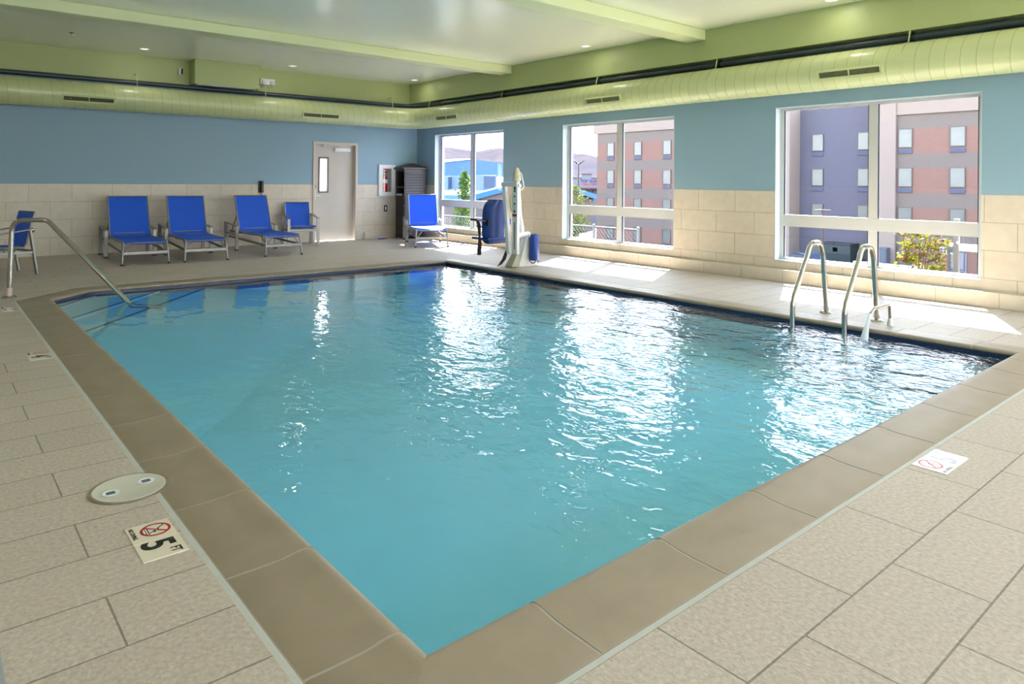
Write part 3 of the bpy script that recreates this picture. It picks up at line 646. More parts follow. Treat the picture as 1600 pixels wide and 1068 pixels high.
mb.raw([(-rx,-ry,1.585),(rx,-ry,1.585),(rx,ry,1.585),(-rx,ry,1.585),(-rx,-ry,1.625),(rx,-ry,1.625),(rx,ry,1.625),(-rx,ry,1.625),(-.06,-.06,1.725),(.06,-.06,1.725),(.06,.06,1.725),(-.06,.06,1.725)],
 [(3,2,1,0),(0,1,5,4),(1,2,6,5),(2,3,7,6),(3,0,4,7),(4,5,9,8),(5,6,10,9),(6,7,11,10),(7,4,8,11),(8,9,10,11)])
mb.build('roof',E,t,bevel=.006)
# ---------------------------------------------------------------- stainless rails
def arc_path(pts,r,n=7):
    P=[Vector(p) for p in pts]; out=[P[0]]
    for i in range(1,len(P)-1):
        rr=r[i-1] if isinstance(r,(list,tuple)) else r
        a=(P[i-1]-P[i]).normalized(); b2=(P[i+1]-P[i]).normalized(); ang=a.angle(b2); d=min(rr/math.tan(ang/2),.48*min((P[i-1]-P[i]).length,(P[i+1]-P[i]).length))
        p0=P[i]+a*d; p1=P[i]+b2*d
        for k in range(n+1):
            u=k/n; out.append(p0*(1-u)**2+P[i]*2*u*(1-u)+p1*u*u)
    out.append(P[-1]); return out
def flange(mb,c,r=.062): mb.lathe([(0,0),(r,0),(r,.006),(r*.8,.016),(.03,.022),(0,.022)],c,28)
base=Vector((.752,9.563,0)); n=Vector((.762,-.648,0)).normalized()
t=empty('entry_handrail','stainless steel handrail sloping from the left deck into the pool','handrail',base)
P=[(0,.02),(.03,.86),(.42,.865),(1.375,-.085),(1.72,-.105),(1.735,-.30)]
mb=MB(); mb.tube(arc_path([n*s+Vector((0,0,z)) for s,z in P],[.14,.12,.03,.03]),.0255,14); mb.build('rail_tube',M['steel'],t,smooth=60)
mb=MB(); flange(mb,(0,0,0),.075); mb.build('flange',M['steel'],t,smooth=40)
mb=MB(); mb.tube([(0,0,.02),n*.004+Vector((0,0,.11))],.032,16); mb.build('sleeve',plain('pinkish_sleeve',(.62,.50,.48),.4),t,smooth=40)
def ladder(y,label,x0):
    t=empty('ladder_rail',label,'ladder rail',(x0,y,0),0,'pool ladder grab rails')
    P=[(0,.02),(-.085,.62),(-.155,.745),(-.345,.735),(-.405,.62),(-.66,.25),(-.69,.15),(-.69,-.45)]
    mb=MB(); mb.tube(arc_path([(x,0,z) for x,z in P],[.2,.16,.14,.2,.15,.1]),.0245,16); mb.build('rail_tube',M['steel'],t,smooth=60)
    mb=MB(); flange(mb,(0,0,0),.062); mb.build('flange',M['steel'],t,smooth=40); return t
ladder(3.44,'stainless ladder grab rail left of the water spout, farther from it',7.178)
ladder(2.93,'stainless ladder grab rail directly beside the water spout',7.16)
t=empty('fill_spout','small chrome fill spout pouring water into the pool','spout',(7.02,2.75,0))
mb=MB(); mb.lathe([(0,0),(.026,0),(.026,.02),(.020,.06),(.016,.085),(0,.085)],n=20); mb.build('base_sleeve',M['whitep'],t,smooth=40)
mb=MB(); mb.tube(arc_path([(0,0,.05),(-.02,0,.205),(-.36,0,.200),(-.43,0,.165)],[.05,.05]),.0155,12); mb.build('spout_tube',M['steel'],t,smooth=60)
mb=MB(); pts=[];rs=[]
for i in range(10):
    u=i/9; pts.append((6.588-.16*u,2.75-.012*u,.160-.22*u*u*.6-.22*.4*u)); rs.append(.014+.018*u*u+.003*math.sin(9*u))
mb.tube(pts,rs,12); tag(mb.build('water_stream',M['jet'],smooth=60),'clear stream of water falling from the chrome spout','water stream')
# ---------------------------------------------------------------- pool lift
B0=Vector((7.06,8.30,0))
t=empty('pool_lift','white and navy pool access lift standing at the pool edge between two windows','pool lift',B0)
W_=M['white']
mb=MB(); mb.box(.0,.055,-.06,.055,.05,1.34); ms=mb.build('mast',W_,t,bevel=.008)
lg_=plain('label_green_black',(.02,.05,.04),.5)
for z,h in ((1.265,.03),(1.225,.05),(1.18,.025),(1.10,.02),(.985,.025),(.865,.035)): mb=MB(); mb.box(-.0018,0,-.018,.02,z-h/2,z+h/2); mb.build('mast_icon',lg_,ms)
mb=MB()
for i in range(15): mb.box(-.0018,0,-.012,.014,.28+.028*i,.298+.028*i)
mb.build('lettering_strip',lg_,ms)
mb=MB(); mb.box(-.0018,0,-.05,.055,.785,.825); mb.build('red_label',M['redp'],ms)
mb=MB(); mb.prism([(-.06,-.15),(.065,-.15),(.065,.15),(-.06,.15)],0,.012); mb.raw([(-.10,-.06,.012),(-.10,.11,.012),(.04,.11,.012),(.04,-.06,.012),(-.004,-.063,.2),(-.004,.058,.2),(.058,.058,.2),(.058,-.063,.2)],[(0,4,5,1),(1,5,6,2),(2,6,7,3),(3,7,4,0),(4,7,6,5),(0,1,2,3)]); mb.build('base_foot',plain('grey_green_cast',(.42,.42,.33),.45,noise=.06),t,bevel=.004)
mb=MB(); mb.prism([(.03,0),(.42,0),(.41,.09),(.29,.12),(.27,.47),(.20,.47),(.10,.20)],-.075,.055,lambda x,y,z:(x,z,y)); hs=mb.build('base_housing',plain('speckled_white_cast',(.68,.68,.64),.55,noise=.3,nscale=26),t,bevel=.01)
mb=MB(); mb.tube(arc_path([(.24,-.08,.10),(.30,-.10,.04),(.36,-.09,.06),(.40,-.07,.14)],.05),.007,8); mb.build('cable_loop',M['ink'],hs,smooth=60)
mb=MB(); mb.tube([(.28,-.15,.10),(.28,-.15,.13),(.28,-.15,.45),(.28,-.15,.50),(.28,-.15,.515)],[.06,.074,.072,.062,.03],20); mb.build('blue_cover',M['coverblue'],t,smooth=50)
mb=MB(); mb.tube([(.43,-.06,.06),(.435,-.06,.15),(.43,-.06,.38)],[.03,.035,.02],10); mb.build('dark_pouch',plain('dusty_purple',(.10,.08,.12),.6),t,smooth=50)
mb=MB(); mb.cyl((.03,-.02,.485),(.25,-.02,.50),.042,18); mb.sphere((.255,-.02,.50),.048,10); mb.build('pivot_tube',W_,t,smooth=50)
mb=MB(); mb.tube([(.075,-.01,1.24),(.085,-.01,1.0),(.115,-.01,.78),(.145,-.01,.62),(.155,-.01,.50)],[.026,.026,.024,.032,.032],14); mb.build('actuator',W_,t,smooth=50)
mb=MB(); mb.bar((0,.256,1.31),(0,.124,.20),.075,.055,up=(1,0,0)); mb.build('lift_arm',W_,t,bevel=.008)
mb=MB(); mb.bar((0,-.09,1.285),(0,.30,1.285),.075,.07); mb.cyl((0,-.10,1.265),(0,-.13,1.265),.03); mb.build('top_bracket',W_,t,bevel=.008)
mb=MB(); mb.lathe([(.06,1.34),(.068,1.36),(.062,1.42),(.048,1.48),(.032,1.53),(.02,1.545),(0,1.55)],(.03,-.01,0),18); mb.build('top_cover',plain('beige_cover',(.60,.56,.42),.7,noise=.25,nscale=40,bump=.004,bscale=40),t,smooth=50)
mb=MB(); mb.tube(arc_path([(.01,-.02,1.50),(.08,-.06,1.46),(.14,-.06,1.25),(.10,-.05,1.20),(.05,-.05,1.22)],.06),.008,8); mb.build('power_cord',W_,t,smooth=60)
mb=MB(); mb.lathe([(0,.0),(.165,.0),(.17,.012),(.165,.03),(0,.03)],(0,0,0),28,'Y'); mb.v=[(.10+x*.68,y+.08,z+.99) for x,y,z in mb.v]; mb.build('side_disc',plain('beige_disc',(.62,.56,.36),.5),t,smooth=40)
mb=MB(); mb.sphere((.17,.08,1.135),.022,8); mb.build('disc_knob',M['ink'],t,smooth=60)
mb=MB(); mb.tube([(.175,.09,.86),(.185,.09,.80),(.17,.09,.74)],.008,8); mb.build('disc_cable',M['ink'],t,smooth=60)
# seat
N=10; prof=[(-.40,.0),(-.37,.02)]
mb=MB(); vs=[];fs=[]; rows=12; cols=12
def shell(u,v,o):
    z=.42+.62*v; hw=.225*(1 if v<.72 else math.sqrt(max(0,1-((v-.72)/.32)**2))*.9+.1)*(0.92+.08*min(1,v*4)); x=hw*(2*u-1); bow=.13*abs(2*u-1)**2.2
    return (x,.38+bow-.05*v*v+o,z)
for o in (0,.035):
    for i in range(rows+1):
        for k in range(cols+1): vs.append(shell(k/cols,i/rows,o))
m_=cols+1; off_=(rows+1)*m_
for i in range(rows):
    for k in range(cols):
        a=i*m_+k; fs.append((a,a+1,a+m_+1,a+m_)); fs.append((off_+a,off_+a+m_,off_+a+m_+1,off_+a+1))
for i in range(rows):
    for k in (0,cols):
        a=i*m_+k; fs.append((a,a+m_,off_+a+m_,off_+a) if k==0 else (a,off_+a,off_+a+m_,a+m_))
for k in range(cols):
    for i in (0,rows):
        a=i*m_+k; fs.append((a,off_+a,off_+a+1,a+1) if i==0 else (a,a+1,off_+a+1,off_+a))
mb.raw(vs,fs); sb_=mb.build('seat_back',M['liftblue'],t,smooth=60)
mb=MB(); mb.box(-.235,.235,.37,.80,.395,.435); mb.prism([(.38,.40),(.60,.40),(.50,.34),(.40,.335)],-.20,.20,lambda x,y,z:(z,x,y)); mb.build('seat_pan',M['liftblue'],t,bevel=.012)
for s in (-1,1):
    mb=MB(); mb.box(s*.215-.02,s*.215+.02,.36,.44,.63,.73); ab=mb.build('arm_block',M['ink'] if s<0 else M['coverblue'],t,bevel=.006)
    mb=MB(); mb.cyl((s*.235,.42,.70),(s*.245,.74,.71),.010,10); ar=mb.build('arm_rod',M['alu'],t,smooth=50)
    mb=MB(); mb.cyl((s*.244,.66,.708),(s*.246,.80,.712),.019,12); mb.build('arm_grip',M['ink'],ar,smooth=50)
def strap(pts,name):
    mb=MB(); vs=[];fs=[]
    for p,w,a in pts:
        c,s_=math.cos(a),math.sin(a); p=Vector(p)
        for sx,st in ((-1,-1),(1,-1),(1,1),(-1,1)): vs.append(p+Vector((c*sx*w/2-s_*st*.004,s_*sx*w/2+c*st*.004,0)))
    for i in range(len(pts)-1):
        for k in range(4): fs.append((i*4+k,i*4+(k+1)%4,(i+1)*4+(k+1)%4,(i+1)*4+k))
    fs+=[(3,2,1,0),tuple(len(pts)*4-4+k for k in range(4))]; mb.raw(vs,fs); mb.build(name,M['strap'],t,smooth=50)
strap([((-.242,.62,.705),.045,-.7),((-.235,.60,.60),.06,-.6),((-.23,.59,.45),.035,-.8),((-.23,.58,.34),.06,-.7),((-.235,.59,.22),.07,-.7),((-.235,.59,.15),.06,-.7)],'seat_strap')
strap([((.05,.18,.42),.035,-.7),((.02,.18,.30),.02,-.7),((-.02,.18,.20),.05,-.7),((-.06,.18,.11),.06,-.7),((-.13,.19,.03),.05,-.7),((-.17,.20,.012),.02,-.7)],'lap_strap')
# ---------------------------------------------------------------- outside
GZ=-5.6
random.seed(11)
M['ground']=plain('dirt_ground',(.016,.0118,.0098),.9,noise=.5,nscale=.9,bump=.03,bscale=6)
M['asphalt']=plain('asphalt',(0.0102,0.0102,0.0117),.9,noise=.3,nscale=2)
M['concrete']=plain('pale_concrete',(.45,.42,.38),.8,noise=.1)
mb=MB(); xs=[(9.275,-.75),(14.5,-.8),(18,-1.7),(24,-3.6),(31,-5.4),(36,GZ),(75,GZ),(200,GZ),(900,-8),(2600,-8)]
ys=[-80,-20,0,20,40,60,90,160,400,1000,2600]
vs=[(x,y,z+(random.uniform(-.05,.05) if 10<x<40 else 0)) for x,z in xs for y in ys]; n_=len(ys)
mb.raw(vs,[(i*n_+k,(i+1)*n_+k,(i+1)*n_+k+1,i*n_+k+1) for i in range(len(xs)-1) for k in range(n_-1)])
struct(mb.build('ground',M['ground']),'brown dirt slope and lot outside the windows','ground')
mb=MB(); mb.box(37,58.6,-40,70,GZ-.2,GZ+.03); struct(mb.build('road',M['asphalt']))
mb=MB(); mb.box(-40,9.27,YW+.2,40,-.3,-.02); mb.box(-40,60,-40,YF-.21,-.3,-.05); struct(mb.build('sidewalk',M['concrete']))
# hills
m,nt,b=newmat('hill_scrub'); L=nt.links; tc=nd(nt,'ShaderNodeTexCoord'); n1=nd(nt,'ShaderNodeTexNoise'); n1.inputs['Scale'].default_value=.012; n1.inputs['Detail'].default_value=9; L.new(tc.outputs['Object'],n1.inputs['Vector'])
cr=nd(nt,'ShaderNodeValToRGB'); cr.color_ramp.elements[0].position=.38; cr.color_ramp.elements[0].color=(0.0319,0.0303,0.0396,1); cr.color_ramp.elements[1].position=.66; cr.color_ramp.elements[1].color=(0.0468,0.0385,0.0396,1); L.new(n1.outputs['Fac'],cr.inputs[0]); L.new(cr.outputs[0],b.inputs['Base Color']); b.inputs['Roughness'].default_value=1; b.inputs['Specular IOR Level'].default_value=0; M['hill']=m
Fw=Vector((.6446,.7645,0)); Rt=Vector((.7645,-.6446,0))
prof=[(300,236),(600,232),(690,228),(715,231),(735,234),(748,235),(760,232),(772,230),(790,230.5),(830,233),(870,234),(893,236),(910,238),(930,241),(990,246),(1200,252),(1700,256)]
def hy(px):
    for (a,ya),(b_,yb) in zip(prof,prof[1:]):
        if a<=px<=b_: return ya+(yb-ya)*(px-a)/(b_-a)
    return 250
mb=MB(); vs=[]; rows=[(1100,0),(1250,.18),(1400,.42),(1550,.66),(1700,.86),(1850,1.0),(2100,.9)]; npx=140
for d_,fr_ in rows:
    for i in range(npx+1):
        px=300+1400*i/npx; ztop=(H+(280.5-hy(px))*1850/1093.8)
        z=-8+(ztop+8)*fr_+ (random.uniform(-7,7)*(1 if fr_ not in(0,1.0) else .12 if fr_ else 0))
        p=Fw*d_+Rt*((px-800)/1093.8*d_); vs.append((p.x,p.y,z))
mb.raw(vs,[(r*(npx+1)+i,r*(npx+1)+i+1,(r+1)*(npx+1)+i+1,(r+1)*(npx+1)+i) for r in range(len(rows)-1) for i in range(npx)])
struct(mb.build('hills',M['hill'],smooth=180),'bare brown and lilac hills on the horizon','hills')
# hotel
m,nt,b=newmat('banded_brick'); L=nt.links; tc=nd(nt,'ShaderNodeTexCoord'); sp=nd(nt,'ShaderNodeSeparateXYZ'); L.new(tc.outputs['Object'],sp.inputs[0])
a1=nd(nt,'ShaderNodeMath',operation='SUBTRACT'); L.new(sp.outputs['Z'],a1.inputs[0]); a1.inputs[1].default_value=-.52
a2=nd(nt,'ShaderNodeMath',operation='FLOORED_MODULO'); L.new(a1.outputs[0],a2.inputs[0]); a2.inputs[1].default_value=3.06
a3=nd(nt,'ShaderNodeMath',operation='LESS_THAN'); L.new(a2.outputs[0],a3.inputs[0]); a3.inputs[1].default_value=1.12
cb=nd(nt,'ShaderNodeCombineXYZ'); L.new(sp.outputs['Y'],cb.inputs[0]); L.new(sp.outputs['Z'],cb.inputs[1])
def brk(c1,c2):
    br=nd(nt,'ShaderNodeTexBrick'); br.inputs['Scale'].default_value=1; br.inputs['Brick Width'].default_value=.3; br.inputs['Row Height'].default_value=.1; br.inputs['Mortar Size'].default_value=.008
    br.inputs['Color1'].default_value=c1; br.inputs['Color2'].default_value=c2; br.inputs['Mortar'].default_value=tuple(x*.8 for x in c1[:3])+(1,); L.new(cb.outputs[0],br.inputs['Vector']); return br.outputs['Color']
mx=nd(nt,'ShaderNodeMix',data_type='RGBA'); L.new(a3.outputs[0],mx.inputs['Factor']); L.new(brk((.165,.088,.068,1),(.15,.08,.062,1)),mx.inputs['A']); L.new(brk((.122,.096,.082,1),(.114,.09,.077,1)),mx.inputs['B']); L.new(mx.outputs['Result'],b.inputs['Base Color']); b.inputs['Roughness'].default_value=.9; M['brick']=m
M['stucco']=plain('beige_stucco',(.20,.155,.13),.9,noise=.05,nscale=1)
M['recess']=plain('recess_shade_violet',(.074,.069,.092),.9,noise=.1,nscale=2)  # shade of the recessed wing put into its wall colour
M['hwin']=plain('hotel_window_glass',(.088,.098,.09),.25,noise=.45,nscale=1.1,spec=.8)
M['hframe']=plain('hotel_window_frame',(.06,.055,.05),.5)
M['grille']=plain('blue_grey_vent',(.05,.058,.105),.6)
hx=58.8
ho=empty('hotel_building','four storey brick hotel with grey bands and beige pylons','hotel',(hx,20,GZ))
def hl(mb,x0,x1,y0,y1,z0,z1): return mb.box(x0-hx,x1-hx,y0-20,y1-20,z0-GZ,z1-GZ)
class HM(MB): pass
def hbuild(mb,name,mat,par=None): 
    o=mb.build(name,mat,par or ho); return o
# brick uses object Z: keep object coords world aligned by moving brick meshes to world via matching offsets
mb=MB(); mb.box(0,16,32.04,54.7,GZ,6.74); o=mb.build('brick_wall',M['brick'],ho); o.matrix_parent_inverse=Matrix.Identity(4); o.location=(0,0,0)
o.data.transform(Matrix.Identity(4))
for v in o.data.vertices: pass
o.location=(0,-20,-GZ)
mb=MB(); mb.box(0,16,-30,22.66,GZ,6.74); o=mb.build('brick_wall',M['brick'],ho); o.location=(0,-20,-GZ)
mb=MB(); hl(mb,hx-.12,hx+16,32.04,55.2,6.74,8.3); hbuild(mb,'cornice',M['stucco'])
mb=MB(); hl(mb,hx-.12,hx+16,-30,24.41,6.74,8.3); hbuild(mb,'cornice',M['stucco'])
mb=MB(); hl(mb,hx-.25,hx+3,31.44,33.6,GZ,9.6); hbuild(mb,'pylon',M['stucco'])
mb=MB(); hl(mb,hx-.25,hx+3,22.66,24.55,GZ,9.6); hbuild(mb,'pylon',M['stucco'])
mb=MB(); hl(mb,60.39,61,24.4,31.6,GZ,7.95); hbuild(mb,'recess_wall',M['recess'])
def hwin(x,y,zt,w,h,first=[None]):
    zc=zt-h
    if first[0] is None:
        mb=MB()
        for q in ((-w/2,w/2,0,.06),(-w/2,w/2,h-.06,h),(-w/2,-w/2+.06,.06,h-.06),(w/2-.06,w/2,.06,h-.06)): mb.box(-.07,.0,q[0],q[1],q[2],q[3])
        f=mb.build('window',M['hframe'],ho)
        mb=MB(); mb.box(-.035,.0,-w/2+.05,w/2-.05,.05,h-.05); mb.build('pane',M['hwin'],f)
        mb=MB(); mb.box(-.04,.06,-w/2,w/2,-.44,-.10); 
        for i in range(5): mb.box(-.06,-.04,-w/2+.02,w/2-.02,-.42+.065*i,-.39+.065*i)
        mb.build('vent_grille',M['grille'],f); first[0]=f
    else: f=copy_tree(first[0],ho)
    f.location=(x-hx,y-20,zc-GZ); return f
for r_ in range(4):
    zt=5.65-3.055*r_
    for y in (52.63,48.75,44.9,41.05,37.2,22.02,18.40,14.6,10.8,7.0): hwin(hx-.02,y,zt,1.05,1.5)
    for y in (29.80,25.85): hwin(60.37,y,zt,1.05,1.5)
mb=MB(); hl(mb,hx-.06,hx,17.75,18.75,GZ,-3.72); dd=hbuild(mb,'service_door',plain('pale_violet_door',(.15,.15,.18),.6))
mb=MB(); hl(mb,hx-.08,hx-.05,18.25,18.47,-4.35,-4.1); hbuild(mb,'door_sign',M['hframe'],dd)
for y,z in ((19.30,-2.95),(20.05,-3.5)):
    mb=MB(); mb.lathe([(.10,-.02),(.20,-.02),(.20,-.12),(.14,-.14),(.10,-.02)],(-.0,y-20,z-GZ),20,'X'); vc=hbuild(mb,'round_vent',plain('pale_vent',(.45,.42,.42),.5)); 
    mb=MB(); mb.lathe([(0,-.03),(.13,-.03),(.13,-.02),(0,-.02)],(0,y-20,z-GZ),20,'X'); hbuild(mb,'vent_hole',M['dark'],vc)
mb=MB(); hl(mb,hx-.05,hx,19.05,19.55,-3.9,-3.4); vs_=hbuild(mb,'square_vent',plain('pale_vent_square',(.42,.36,.36),.6))
mb=MB(); [hl(mb,hx-.07,hx-.05,19.12+.22*i,19.28+.22*i,-3.84+.2*k,-3.68+.2*k) for i in range(2) for k in range(2)]; hbuild(mb,'vent_slots',M['hframe'],vs_)
# utility cabinets, dumpster, car, cone
t=empty('dumpster','dark green dumpster against the grey-violet hotel recess','dumpster',(58.9,27.2,GZ))
mb=MB(); mb.prism([(-.7,0),(.7,0),(.8,1.4),(.8,1.85),(-.8,1.85),(-.8,1.1)],-1.3,1.3,lambda x,y,z:(x,z,y)); mb.build('bin_body',plain('dumpster_green',(.012,.022,.025),.5,noise=.2),t,bevel=.02)
mb=MB(); mb.box(-.85,.85,-1.35,-.02,1.85,1.95).box(-.85,.85,.02,1.35,1.85,1.95); mb.build('lid',M['black'],t,bevel=.03)
mb=MB(); mb.box(-.80,-.76,-.25,.15,1.25,1.6); mb.build('label_plate',plain('faded_label',(.45,.42,.5),.6),t)
t=empty('utility_box','blue-grey utility cabinet standing at the foot of the beige pylon','utility box',(58.1,23.5,GZ))
mb=MB(); mb.box(-.35,.35,-.55,.55,0,1.9); mb.build('case',plain('utility_grey',(.06,.068,.09),.5),t,bevel=.02)
mb=MB(); mb.box(-.37,-.35,-.45,-.05,.2,1.7).box(-.37,-.35,.05,.45,.2,1.7); mb.build('door',plain('utility_grey_door',(.068,.078,.10),.5),t)
def car(name,label,loc,rz,paint):
    t=empty(name,label,'car',loc,rz)
    side=[(-2.15,.35),(-2.2,.75),(-2.1,.98),(-1.35,1.06),(-.75,1.45),(.55,1.48),(1.25,1.08),(2.1,.92),(2.2,.6),(2.15,.35)]
    mb=MB(); vs=[];fs=[]; m_=len(side)
    for yy,k in ((-.86,0),(-.80,1),(.80,1),(.86,0)):
        for x,z in side: vs.append((x,yy*(.86 if z>1.2 else 1),z if k else min(z,z)))
    for r in range(3):
        for i in range(m_): fs.append((r*m_+i,r*m_+(i+1)%m_,(r+1)*m_+(i+1)%m_,(r+1)*m_+i))
    fs+=[tuple(range(m_-1,-1,-1)),tuple(3*m_+i for i in range(m_))]; mb.raw(vs,fs); mb.build('body',paint,t,smooth=35,bevel=.03)
    mb=MB(); mb.prism([(-1.2,1.08),(-.72,1.38),(.5,1.41),(1.1,1.08)],-.84,.84,lambda x,y,z:(x,z*(.93),y)); mb.build('side_windows',M['ink'],t)
    for x in (-1.35,1.35):
        for y in (-.78,.78):
            mb=MB(); mb.lathe([(0,-.1),(.30,-.1),(.33,-.07),(.33,.07),(.30,.1),(0,.1)],(x,y,.33),20,'Y'); mb.build('wheel',M['black'],t,smooth=40)
    for y in (-.6,.6):
        mb=MB(); mb.box(-2.22,-2.12,y-.2,y+.2,.78,.92); mb.build('tail_light',M['red'],t)
    return t
car('parked_car','dark car with red tail light parked low before the hotel recess',(53.5,27.2,GZ),R(60),plain('dark_blue_car',(.02,.03,.06),.2,coat=1))
t=empty('traffic_cone','orange traffic cone at the lower right of the ladder window','cone',(51.5,15.2,GZ))
mb=MB(); mb.lathe([(.36,.05),(.30,.06),(.10,.78),(.07,.80),(0,.80)],n=20); mb.build('cone_body',M['orange'],t,smooth=40)
mb=MB(); mb.box(-.4,.4,-.4,.4,0,.05); mb.build('cone_base',M['black'],t)
mb=MB(); mb.lathe([(.201,.44),(.137,.66),(.130,.66),(.19,.44)],n=20); mb.build('white_band',M['whitep'],t)
# lamp posts
def P(px,y,d): return Vector((0,0,H))+Fw*d+Rt*((px-800)/1093.8*d)+Vector((0,0,-(y-(276+.00758*(px+116)))/1093.8*d))
p=P(904,318,88); t=empty('street_lamp','tall twin-headed lamp post in front of the grey shop sign','street lamp',(p.x,p.y,GZ))
zt=P(904,257,88).z-GZ
mb=MB(); mb.tube([(0,0,0),(0,0,zt)],[.14,.10],10); mb.build('pole',M['hframe'],t,smooth=40)
mb=MB(); a=Rt*.35; mb.tube([-a*1.0+Vector((0,0,zt+.05)),a*1.0+Vector((0,0,zt+.05))],.05,8); mb.build('cross_arm',M['hframe'],t)
for s in (-1,1):
    mb=MB(); c=Rt*(.40*s)+Vector((0,0,zt+.25)); mb.bar(c-Rt*.25*s+Vector((0,0,-.12)),c+Rt*.30*s+Vector((0,0,.18)),.35,.16); mb.build('lamp_head',M['hframe'],t,bevel=.03)
p=P(1286,345,47); t=empty('street_lamp.001','dark T-shaped lamp post in front of the grey-violet recess','street lamp',(p.x,p.y,GZ))
zt=P(1286,329,47).z-GZ
mb=MB(); mb.tube([(0,0,0),(0,0,zt)],[.10,.075],10); mb.build('pole',plain('rust_brown',(.06,.035,.035),.6),t,smooth=40)
for s in (-1,1):
    mb=MB(); mb.bar(Rt*.05*s+Vector((0,0,zt)),Rt*.52*s+Vector((0,0,zt-.02)),.22,.09); mb.build('lamp_head',plain('rust_head',(.07,.05,.055),.6),t,bevel=.02)
# shop with sign
D=112
t=empty('sign_shop','grey stepped-parapet shop front with faded lettering beyond the lamp post','shop',(P(912,300,D).x,P(912,300,D).y,GZ),0)
t.rotation_euler=(0,0,math.atan2(Rt.y,Rt.x))
def sx(px): return (px-912)/1093.8*D
def sz(y): return H-(y-283.8)/1093.8*D-GZ
mb=MB(); mb.box(sx(870),sx(960),0,6,0,sz(279)).box(sx(909),sx(925),0,6,sz(279),sz(273)); mb.build('facade',plain('shop_grey',(0.1275,0.1275,0.1500),.8,noise=.04),t)
mb=MB(); mb.box(sx(908.5),sx(925.5),-.15,6.1,sz(273),sz(272)).box(sx(869),sx(909),-.15,6.1,sz(279),sz(278)).box(sx(925),sx(961),-.15,6.1,sz(279),sz(278)); mb.build('parapet_cap',M['hframe'],t)
text('sign_text','TOP GUNS',plain('blue_black_letters',(.03,.03,.10),.6),t,.62,(sx(907),-.03,sz(285.6)),tilt=(R(90),0,0),bold=.02)
text('sign_text','Yellow Gate',plain('red_letters',(.35,.02,.02),.6),t,.46,(sx(909),-.03,sz(289.6)),tilt=(R(90),0,0),bold=.015)
text('sign_text','300',plain('grey_letters',(.09,.07,.12),.6),t,.46,(sx(926.5),-.03,sz(289.6)),tilt=(R(90),0,0),bold=.015)
mb=MB(); mb.box(sx(895),sx(960),-1.2,0,sz(296),sz(294)); mb.build('canopy',plain('dark_red_canopy',(.08,.025,.03),.7),t)
mb=MB(); mb.box(sx(920),sx(926),-.4,-.02,sz(312),sz(298)).box(sx(927),sx(935),-.4,-.02,sz(306),sz(298)); mb.build('dark_display',M['hframe'],t)
# tan gable building with blue trim
Yg=68
def gx(px):
    az=math.atan2((px-800)/1093.8,1)+R(40.15); return Yg*math.tan(az)
def gz(px,y):
    d_=Yg*.7645+gx(px)*.6446; return H-(y-(276+.00758*(px+116)))/1093.8*d_
t=empty('gable_building','tan gabled building with bright blue roof trim and pale roof','building',(gx(840),Yg,GZ))
xa,xb,xc=gx(738),gx(842),gx(927); za,zb_,zc_=gz(738,307),gz(842,279.5),gz(927,305.5)
def gp(x,z): return (x-gx(840),z-GZ)
mb=MB(); mb.prism([gp(xa,GZ),gp(xc,GZ),gp(xc,zc_),gp(xb,zb_),gp(xa,za)],0,22,lambda x,y,z:(x,z,y)); mb.build('gable_wall',plain('tan_siding',(0.1275,0.1050,0.0938),.85,noise=.05),t)
mb=MB()
for (x0,z0),(x1,z1) in (((xa-.6,za-.15),(xb,zb_)),((xb,zb_),(xc+.6,zc_-.2))):
    a=gp(x0,z0);b_=gp(x1,z1); mb.raw([(a[0],-.35,a[1]+.08),(b_[0],-.35,b_[1]+.08),(b_[0],22.3,b_[1]+.08),(a[0],22.3,a[1]+.08),(a[0],-.35,a[1]+.2),(b_[0],-.35,b_[1]+.2),(b_[0],22.3,b_[1]+.2),(a[0],22.3,a[1]+.2)],[(3,2,1,0),(4,5,6,7),(0,1,5,4),(1,2,6,5),(2,3,7,6),(3,0,4,7)])
mb.build('roof',plain('pale_roof',(0.1650,0.1875,0.2100),.6),t)
mb=MB()
for (x0,z0),(x1,z1) in (((xa-.6,za-.15),(xb,zb_)),((xb,zb_),(xc+.6,zc_-.2))):
    a=gp(x0,z0);b_=gp(x1,z1); mb.raw([(a[0],-.42,a[1]-.45),(b_[0],-.42,b_[1]-.45),(b_[0],-.36,b_[1]-.45),(a[0],-.36,a[1]-.45),(a[0],-.42,a[1]+.22),(b_[0],-.42,b_[1]+.22),(b_[0],-.36,b_[1]+.22),(a[0],-.36,a[1]+.22)],[(3,2,1,0),(4,5,6,7),(0,1,5,4),(1,2,6,5),(2,3,7,6),(3,0,4,7)])
a=gp(xa-.6,za-.15); mb.box(a[0]-.1,a[0]-.02,-.4,22.3,a[1]-.35,a[1]+.2)
mb.build('blue_trim',plain('bright_blue_trim',(.02,.14,.52),.5),t)
mb=MB(); a=gp(gx(751),gz(751,311)); mb.box(a[0]-.15,a[0]+.15,-.12,0,a[1]-.2,a[1]+.2); mb.build('wall_fixture',M['hframe'],t); mb=MB(); a=gp(gx(912),gz(912,308)); mb.box(a[0]-.35,a[0]+.35,-.12,0,a[1]-.6,a[1]+.6); mb.build('wall_fixture',M['hframe'],t)
UL={702:'leftmost dark rooftop unit, beside the corner window frame',715:'narrow dark rooftop unit left of the young tree top',745:'narrow dark rooftop unit right of the corner window mullion',760:'widest dark rooftop unit, rightmost of the row'}
